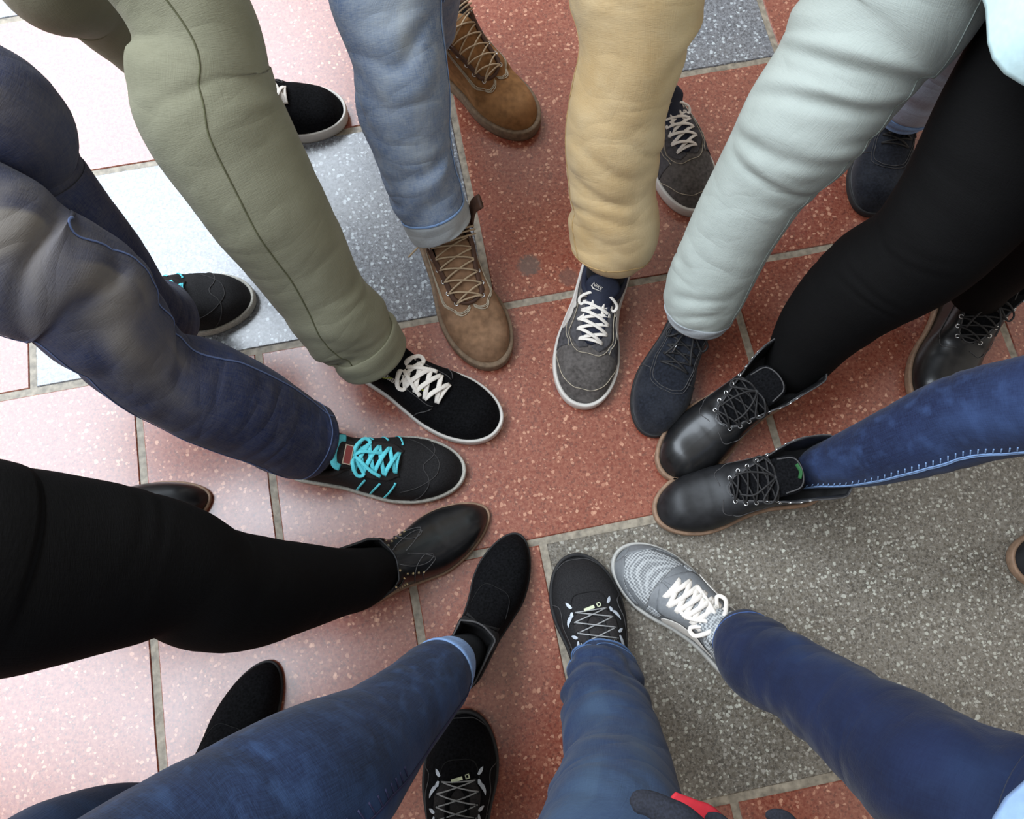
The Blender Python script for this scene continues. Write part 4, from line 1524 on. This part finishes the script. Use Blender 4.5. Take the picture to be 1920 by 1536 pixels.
t0 = thcam(F7, .2)
for dth in (.0, .05):
    F7.ribbon(mb, .02, .7, [(0, t0 + .80 + dth), (.3, t0 + .80 + dth), (.7, t0 + .9 + dth)], .0012, .0012, .0009)
for k in range(34):
    s0 = .03 + k * .0105
    th = t0 + .80
    F7.ribbon(mb, s0, s0 + .006, [(s0, th - .03), (s0 + .006, th - .17)], .0009, .0008, .0006, n=5)
mb.build('seam', CUFFLIGHT, tr, b)

# ---- dark blue jeans, grey running shoe (lower right)
pc = (.62, -.30)
o, b = person(pc, 'person at lower right in dark blue jeans and grey mesh running shoe with white laces')
hd = unit((1168, 1028), (1385, 1230))
hr, hl = hips(pc, hd)
F8 = Leg([(1428, 1150, 1358, 1218, .11), (1446, 1158, 1362, 1260, .13), (1475, 1180, 1385, 1305, .165), (1540, 1218, 1448, 1345, .225), (1630, 1262, 1512, 1402, .31), (1735, 1312, 1595, 1490, .41),
          (1850, 1362, 1680, 1585, .50), (1960, 1400, 1790, 1670, .58), (2080, 1430, 1910, 1760, .65)],
         hr, hd, folds=[(0, .15, .008, .036, .04, 3), (.15, .4, .0035, .06, .08, 3), (.34, .75, .007, .045, .08, 3)], seed=74, bag=.003)
B8 = Leg([rel(1830, 1840, 120, .10), rel(1860, 1850, 150, .25), rel(1930, 1860, 170, .4)], hl, hd, folds=NOF, auto=False, seed=72, bag=.002)
st = sty('low', W=0.0512, sole=(.005, .022, .004), toe=(.66, 2.3, 2.1))
sh = Shoe('running_shoe', (1168, 1028), (1385, 1230), .292, 1, st, GREYPANEL, GREYSOLE, o, b, label='grey mesh running shoe with thick white laces and white side emblems',
          tongue=(GREYMESH, .33, .03, .005, .006), bead=GREYMESH, bead_r=.0055, lining=LIGHTLINING)
sh.patch('toe_mesh', [(.935, .46), (.955, .2), (.958, 0), (.955, -.2), (.935, -.46)], [(.70, .62), (.735, .3), (.74, 0), (.735, -.3), (.70, -.62)], GREYMESH, .0010, 40, 14)
for sg in (1, -1):
    sh.patch('side_mesh', [(.70, .56 * sg), (.66, .54 * sg), (.62, .52 * sg)], [(.69, .76 * sg), (.65, .76 * sg), (.62, .74 * sg)], GREYMESH, .0009)
    sh.patch('toe_guard', [(.74, .97 * sg), (.88, .97 * sg), (.985, .9 * sg)], [(.74, .78 * sg), (.86, .66 * sg), (.965, .02 * sg)], GREYPANEL, .0022)
    sh.patch('eyestay', [(.40, .03 * sg), (.55, .03 * sg), (.67, .03 * sg), (.73, .01 * sg)], [(.42, .42 * sg), (.55, .46 * sg), (.65, .50 * sg), (.74, .02 * sg)], GREYPANEL, .0018)
    sh.shape('emblem', [(.28, .40 * sg), (.37, .50 * sg), (.44, .54 * sg), (.475, .52 * sg), (.49, .47 * sg), (.53, .46 * sg), (.585, .52 * sg), (.61, .62 * sg), (.58, .74 * sg), (.50, .74 * sg), (.38, .62 * sg)][::sg], WHITERUB, .0026)
    mb = MB()
    sh.tubeon(mb, [(.745, .74 * sg), (.86, .62 * sg), (.955, .25 * sg), (.962, 0)], .0007, .0012)
    mb.build('stitching', GREYMESH, sh.obj, sh.pb)
sh.laces(WHITELACE, [.675, .63, .585, .54, .495, .45, .41], q=.20, hw=.0040, th=.0016, arch=.007, bowk=1.15, seed=11)
mb = MB()
e = sh.edge_loop()
mb.tube(e[6:34] + np.array([0, 0, .004]), .0022, 6)
mb.build('collar_trim', OFFWHITE, sh.obj, sh.pb)
sh.sock(F8, BLACKSOCK, .034)
sh = Shoe('running_shoe', (1720, 1700), (1870, 1900), .292, -1, st, GREYPANEL, GREYSOLE, o, b, tongue=(GREYMESH, .33, .03, .005, .006), bead=GREYMESH, bead_r=.0055)
tr = trousers('jeans', [F8, B8], ROYALJ, o, b, pelvis=pelv(pc, hd), fades=[gfade(F8, [(.16, -.8, .08, .4, .8), (.42, -.3, .04, .5, .6), (.50, -.2, .03, .5, .6)]), (lambda a, c: a * 0)])
mb = MB()
F8.ring(mb, .02, .0009, .0005)
mb.build('seam', plain('blue_thread', (60, 84, 132), .9), tr, b)
shirt(1893, 1512, .68, .155, -.095, .185, .165, -.3, plain('pale_blue_cotton', (150, 180, 224), .85, grain=.04), 'light blue shirt hem')

# ---- worn blue jeans, black trainers (bottom, the photographer's side)
pc = (.06, -.46)
o, b = person(pc, 'person at bottom centre in worn blue jeans and black trainers with silver flashes')
hd = unit((1088, 1042), (1145, 1350))
hr, hl = hips(pc, hd)
F9 = Leg([(1064, 1250, 1186, 1252, .10), (1052, 1285, 1206, 1290, .13), (1048, 1340, 1220, 1340, .18), (1050, 1400, 1240, 1395, .26), (1050, 1455, 1262, 1450, .34), (1022, 1520, 1284, 1515, .43), (985, 1620, 1320, 1620, .54), (940, 1740, 1340, 1740, .62)],
         hr, hd, folds=[(0, .5, .0075, .040, .09, 4), (.3, .8, .005, .05, .09, 3)], seed=81, bag=.004)
B9 = Leg([rel(862, 1600, 122, .10), rel(858, 1640, 150, .18), rel(850, 1720, 190, .34), rel(840, 1850, 240, .5)], hl, hd, folds=[(0, .3, .005, .04, .05, 3)], auto=False, seed=82, bag=.003)
for k, (tp, hp, L, sd, lg) in enumerate((((1088, 1042), (1140, 1350), .288, 1, F9), ((857, 1337), (866, 1640), .288, -1, B9))):
    sh = Shoe('trainer', tp, hp, L, sd, sty('low', W=0.0545, sole=(.005, .022, .004), toe=(.66, 2.3, 2.1)), BLACKSUEDE if k else KNIT, DARKSOLE, o, b,
              label='black trainer with thin grey laces and silver flashes' if k == 0 else None, tongue=(KNIT2, .36, .02, .004, .003), bead_r=.004)
    for sg in (1, -1):
        # tapered silver flashes beside the lacing
        for (u, q, du, dq, w_) in ((.715, .28, .035, .10, .0026), (.695, .30, -.075, .12, .0036), (.56, .28, .015, .16, .0026), (.545, .30, -.085, .10, .0036)):
            mb = MB()
            c = catmull([(u, q * sg), (u + du * .5, (q + dq * .55) * sg), (u + du, (q + dq) * sg)], 12)
            p = sh.Q(c[:, 0], c[:, 1], .0016)
            p2 = sh.Q(c[:, 0], c[:, 1], .006)
            ws = w_ * np.sin(np.linspace(.25, math.pi, 12)) ** .7
            tt = np.gradient(p, axis=0)
            bb = np.cross(tt, p2 - p)
            bb /= np.linalg.norm(bb, axis=1)[:, None]
            Vv = np.stack([p - bb * ws[:, None], p + (p2 - p) * .12, p + bb * ws[:, None]], 1).reshape(-1, 3)
            mb.add(Vv, grid_faces(12, 3))
            mb.build('silver_flash', REFLECT, sh.obj, sh.pb)
        mb = MB()
        sh.tubeon(mb, [(.30, .62 * sg), (.45, .66 * sg), (.60, .64 * sg), (.70, .56 * sg), (.735, .62 * sg), (.75, .92 * sg)], .0006, .0008)
        sh.tubeon(mb, [(.52, .68 * sg), (.50, .94 * sg)], .0006, .0008)
        sh.tubeon(mb, [(.93, .88 * sg), (.972, .5 * sg), (.978, .0 * sg)], .0006, .0008)
        mb.build('stitching', DKSTITCH, sh.obj, sh.pb)
        sh.patch('eyestay', [(.42, .03 * sg), (.55, .03 * sg), (.67, .03 * sg)], [(.42, .30 * sg), (.55, .32 * sg), (.70, .26 * sg)], KNIT2, .0010)
        for u in (.69, .64, .585, .53, .475):
            sh.eyelet(u, .24 * sg, LINING, .0026)
    mb = MB()
    sh.tubeon(mb, [(.70, .32), (.775, .22), (.79, 0), (.775, -.22), (.70, -.32)], .0008, .0007)
    mb.build('toe_seam', LINING, sh.obj, sh.pb)
    sh.laces(GREYLACE, [.69, .64, .585, .53, .475, .43], q=.24, hw=.0011, arch=.005, rnd=True, bow=True, bowk=.9, seed=13)
    mb = MB()
    c = sh.Q(np.array([.705]), np.array([.01]), .004)[0]
    e = sh.rt * .95 + sh.dir * .22
    e /= np.linalg.norm(e)
    f_ = np.cross([0, 0, 1.], e)
    mb.box(c - e * .004, .0085, .0024, .0006, e, f_)
    for (dx, dy, hx, hy) in ((.0095, 0, .0007, .0026), (.0145, 0, .0007, .0026), (.012, .0026, .0032, .0006), (.012, -.0026, .0032, .0006)):
        mb.box(c + e * dx + f_ * dy, hx, hy, .0006, e, f_)
    mb.build('lace_badge', plain('pale_yellow_tag', (214, 220, 184), .5), sh.obj, sh.pb, False)
    sh.sock(lg, BLACKSOCK, .034)
tr = trousers('jeans', [F9, B9], PHOTOJ, o, b, pelvis=pelv(pc, hd), fades=[gfade(F9, [(.3, 0, .12, .7, .7), (.45, 0, .12, .8, .8), (.16, .2, .04, .5, .5)]), gfade(B9, [(.2, 0, .2, .6, .4)])])
mb = MB()
F9.ring(mb, .004, .0018, .0012, .001)
F9.ring(mb, .018, .0008, .0006)
mb.build('seam', cloth('faded_thread', (70, 98, 140), (110, 136, 170), (50, 76, 120)), tr, b)
# dark knitted jacket end with red lining hanging at the hip
DKKNIT = plain('dark_navy_knit', (28, 30, 40), .9, grain=.25, gscale=500, bump=.5)
REDC = plain('red_cloth', (186, 30, 44), .8, grain=.06)


def strip(name, pts, hs, mat, z, th=.006, par=None):
    """soft flap through points in the photograph's frame at height z"""
    c = catmull([tuple(P(a, d, z + dz)[0]) + (wd,) for (a, d, wd, dz) in pts], 30)
    m_ = MB()
    p = c[:, :3]
    t = np.gradient(p, axis=0)
    t /= np.linalg.norm(t, axis=1)[:, None]
    bb = np.cross(t, [0, 0, 1.0])
    V_ = []
    for k in range(14):
        a = 2 * math.pi * k / 14
        V_.append(p + bb * (c[:, 3] * math.cos(a))[:, None] + np.array([0, 0, 1.]) * (th * math.sin(a) * np.minimum(1, c[:, 3] / .012))[:, None])
    V_ = np.stack(V_, 1).reshape(-1, 3)
    F_ = grid_faces(30, 14, True) + [tuple(range(14))[::-1], tuple(29 * 14 + k for k in range(14))]
    return mesh(name, V_, F_, mat, par or o, True, b)


strip('jacket', [(1181, 1503, .002, 0), (1190, 1504, .008, .002), (1215, 1506, .0095, .003), (1250, 1524, .0115, .003), (1285, 1552, .016, 0), (1330, 1620, .03, -.02)], 0, DKKNIT, .64, .008)['label'] = 'dark knitted jacket end'
strip('jacket_lining', [(1262, 1490, .003, -.03), (1292, 1524, .013, -.03), (1325, 1560, .02, -.03), (1350, 1640, .03, -.03)], 0, REDC, .62, .004)['label'] = 'red jacket lining'
strip('jacket_trim', [(1325, 1528, .003, -.01), (1345, 1548, .010, -.01), (1372, 1600, .014, -.01)], 0, DKKNIT, .62, .006)
strip('ribbed_strap', [(1438, 1522, .002, 0), (1445, 1528, .006, 0), (1475, 1545, .010, 0), (1500, 1600, .012, 0)], 0, DKKNIT, .50, .005)

# ---- skinny jeans with turned-up hems, black suede ankle boots
pc = (-.60, -.36)
o, b = person(pc, 'person at lower left in skinny jeans with pale turned-up hems and black suede ankle boots')
hd = unit((980, 1008), (850, 1270))
hr, hl = hips(pc, hd)
F10 = Leg([(803, 1212, 876, 1252, .135), (790, 1222, 884, 1275, .15), (748, 1245, 878, 1305, .185), (700, 1285, 850, 1345, .24), (640, 1325, 815, 1395, .30), (585, 1352, 785, 1445, .36), (520, 1368, 745, 1515, .43),
           (430, 1400, 680, 1600, .50), (320, 1450, 585, 1700, .57), (170, 1530, 450, 1800, .64)],
          hr, hd, folds=[(.0, .12, .0015, .03, .03, 3), (.2, .5, .0022, .04, .05, 3)], seed=91, bag=.002)
B10 = Leg([rel(398, 1478, 92, .13), rel(375, 1510, 110, .20), rel(310, 1545, 135, .28), (180, 1480, 230, 1620, .38), (60, 1512, 130, 1690, .46), (-80, 1580, -10, 1790, .54)],
          hl, hd, folds=NOF, auto=False, seed=92, bag=.002)
for k, (tp, hp, L, sd, lg) in enumerate((((982, 1008), (855, 1270), .262, 1, F10), ((498, 1240), (398, 1505), .262, -1, B10))):
    sh = Shoe('ankle_boot', tp, hp, L, sd, sty('slipon', W=0.0452, heel=1, arch=1), BLACKSUEDE, DARKSOLE, o, b,
              label='black suede ankle boot with elastic side panels' if k == 0 else None, bead_r=.0014, bead=DKSTITCH)
    for sg in (1, -1):
        sh.patch('elastic_gusset', [(.30, .06 * sg), (.42, .06 * sg)], [(.33, .55 * sg), (.44, .50 * sg)], LINING, .0006)
    mb = MB()
    sh.tubeon(mb, [(.50, .5), (.60, .34), (.635, .20), (.64, 0), (.635, -.20), (.60, -.34), (.50, -.5)], .0006, .0006, n=40)
    mb.build('stitching', LINING, sh.obj, sh.pb)
    sh.sock(lg, BLACKSOCK, .029, .002)
    mb = MB()
    mb.tube(lg.c[:8], .0315, 24)
    mb.build('ankle', SKIN, o, b)['label'] = 'strip of bare skin at the hem'
tr = trousers('jeans', [F10, B10], SKINNYJ, o, b, pelvis=pelv(pc, hd),
              fades=[gfade(F10, [(.27, -.9, .10, .5, .9), (.36, -1.0, .06, .5, .8), (.12, -.7, .1, .6, .5)]), (lambda a, c: a * 0 + .5)])
cuff(F10, .001, .036, CUFFLIGHT, tr, b, .0028, 'turned_up_hem', .001)
mb = MB()
t0 = thcam(F10, .2)
F10.ribbon(mb, .038, .60, [(0, t0 - 1.0), (.2, t0 - 1.02), (.3, t0 - .82), (.38, t0 - .9), (.6, t0 - 1.0)], .0016, .0008)
for k in range(16):
    s0 = .26 + k * .012
    F10.ribbon(mb, s0, s0 + .006, [(s0, t0 - .84), (s0 + .006, t0 - .66)], .0011, .0006, n=5)
mb.build('seam', plain('copper_blue_thread', (52, 52, 84), .9), tr, b)

# ---- black leggings, studded ankle boots (left)
pc = (-1.0, .06)
o, b = person(pc, 'person at left in black leggings and shiny black ankle boots with metal studs')
hd = unit((918, 970), (650, 1100))
hr, hl = hips(pc, hd)
F11 = Leg([(748, 1030, 730, 1092, .06), (716, 1028, 700, 1114, .115), (680, 1030, 662, 1142, .15), (640, 1030, 622, 1155, .18), (575, 1020, 552, 1180, .235), (490, 1006, 465, 1210, .31), (410, 990, 380, 1218, .38), (345, 950, 310, 1192, .44), (255, 918, 225, 1210, .51),
           (110, 888, 85, 1245, .585), (0, 872, -20, 1268, .64), (-140, 850, -160, 1280, .69)],
          hr, hd, folds=[(.2, .5, .0012, .04, .05, 2)], seed=101, bag=.001)
B11 = Leg([rel(190, 1010, 100, .13), rel(150, 1025, 112, .2), rel(40, 1050, 130, .32), rel(-120, 1060, 170, .48)], hl, hd, folds=NOF, auto=False, seed=102, bag=.001)
for k, (tp, hp, L, sd, lg) in enumerate((((918, 968), (650, 1108), .285, 1, F11), ((386, 918), (125, 1024), .285, -1, B11))):
    st = sty('slipon', flare=1.3, W=.0510, toe=(.56, 2.0, 1.8), heel=1, arch=1, sole=(.0035, .010, .003), uc=.44,
             zs=((0, .4, .68, 1), (.045, .032, .012, .008)),
             crest=((.44, .50, .60, .7, .8, .9, .96, 1), (.110, .096, .078, .064, .054, .045, .036, .02)),
             wc=((0, .1, .22, .32, .40, .44), (.034, .046, .050, .046, .036, .026)),
             zc=((0, .12, .22, .32, .40, .44), (.150, .142, .128, .118, .112, .110)))
    sh = Shoe('ankle_boot', tp, hp, L, sd, st, GLOSS, TANWELT, o, b, label='shiny black ankle boot with pointed toe, studs and thin tan welt' if k == 0 else None, bead_r=.0016, bead=MATTE)
    for sg in (1, -1):
        for j in range(7):
            sh.stud(.10 + j * .055, .12 * sg, GOLD)
        for j in range(6):
            sh.stud(.40 + j * .026, (.36 + j * .035) * sg, GOLD, .0022)
        mb = MB()
        sh.tubeon(mb, [(.44, .16 * sg), (.50, .30 * sg), (.57, .34 * sg), (.62, .24 * sg), (.58, .16 * sg), (.52, .3 * sg), (.48, .55 * sg), (.45, .95 * sg)], .0007, .0008, n=40)
        sh.tubeon(mb, [(.50, .02 * sg), (.57, .14 * sg), (.62, .30 * sg), (.58, .42 * sg), (.52, .6 * sg), (.50, .95 * sg)], .0007, .0008, n=40)
        mb.build('stitching', DKSTITCH, sh.obj, sh.pb)
        mb = MB()
        us = np.linspace(.08, .42, 16)
        p = sh.Q(us, np.interp(us, [.08, .42], [.30, .42]) * sg, .0015)
        p2 = sh.Q(us, np.interp(us, [.08, .42], [.30, .42]) * sg, .008)
        mb.tube(p, 0, 8, flat=(.006, .0012), normals=p2 - p)
        mb.build('strap', GLOSS, sh.obj, sh.pb)
    mb = MB()
    bp = sh.Q(np.array([.22]), np.array([.33]), .003)[0]
    bz = sh.Q(np.array([.22]), np.array([.33]), .01)[0] - bp
    bz /= np.linalg.norm(bz)
    fx = np.cross(bz, sh.dir)
    pts = [bp + sh.dir * a * .009 + fx * c_ * .008 for (a, c_) in ((-1, -1), (1, -1), (1, 1), (-1, 1))]
    for j in range(4):
        mb.tube([pts[j], pts[(j + 1) % 4]], .0013, 6)
    mb.tube([bp - sh.dir * .009, bp + sh.dir * .009], .0011, 6)
    mb.build('buckle', GOLD, sh.obj, sh.pb)
    zp = MB()
    us = np.linspace(.10, .42, 24)
    for j, u in enumerate(us):
        q_ = sh.Q(np.array([u]), np.array([.70]), .0012)[0]
        zp.box(q_, .0012, .0016, .0008, sh.dir, sh.rt)
    zp.build('zip', GOLD, sh.obj, sh.pb, False)
    pt = MB()
    c = catmull([sh.loc(.07, -.030, .146)[0], sh.loc(.02, -.036, .156)[0], sh.loc(-.04, -.038, .150)[0]], 8)
    pt.tube(c, 0, 8, flat=(.009, .002), normals=np.tile(-sh.rt + np.array([0, 0, .6]), (8, 1)))
    pt.build('pull_tab', MATTE, sh.obj, sh.pb)
tr = trousers('leggings', [F11, B11], LEGGING, o, b, pelvis=pelv(pc, hd))

bpy.context.view_layer.update()
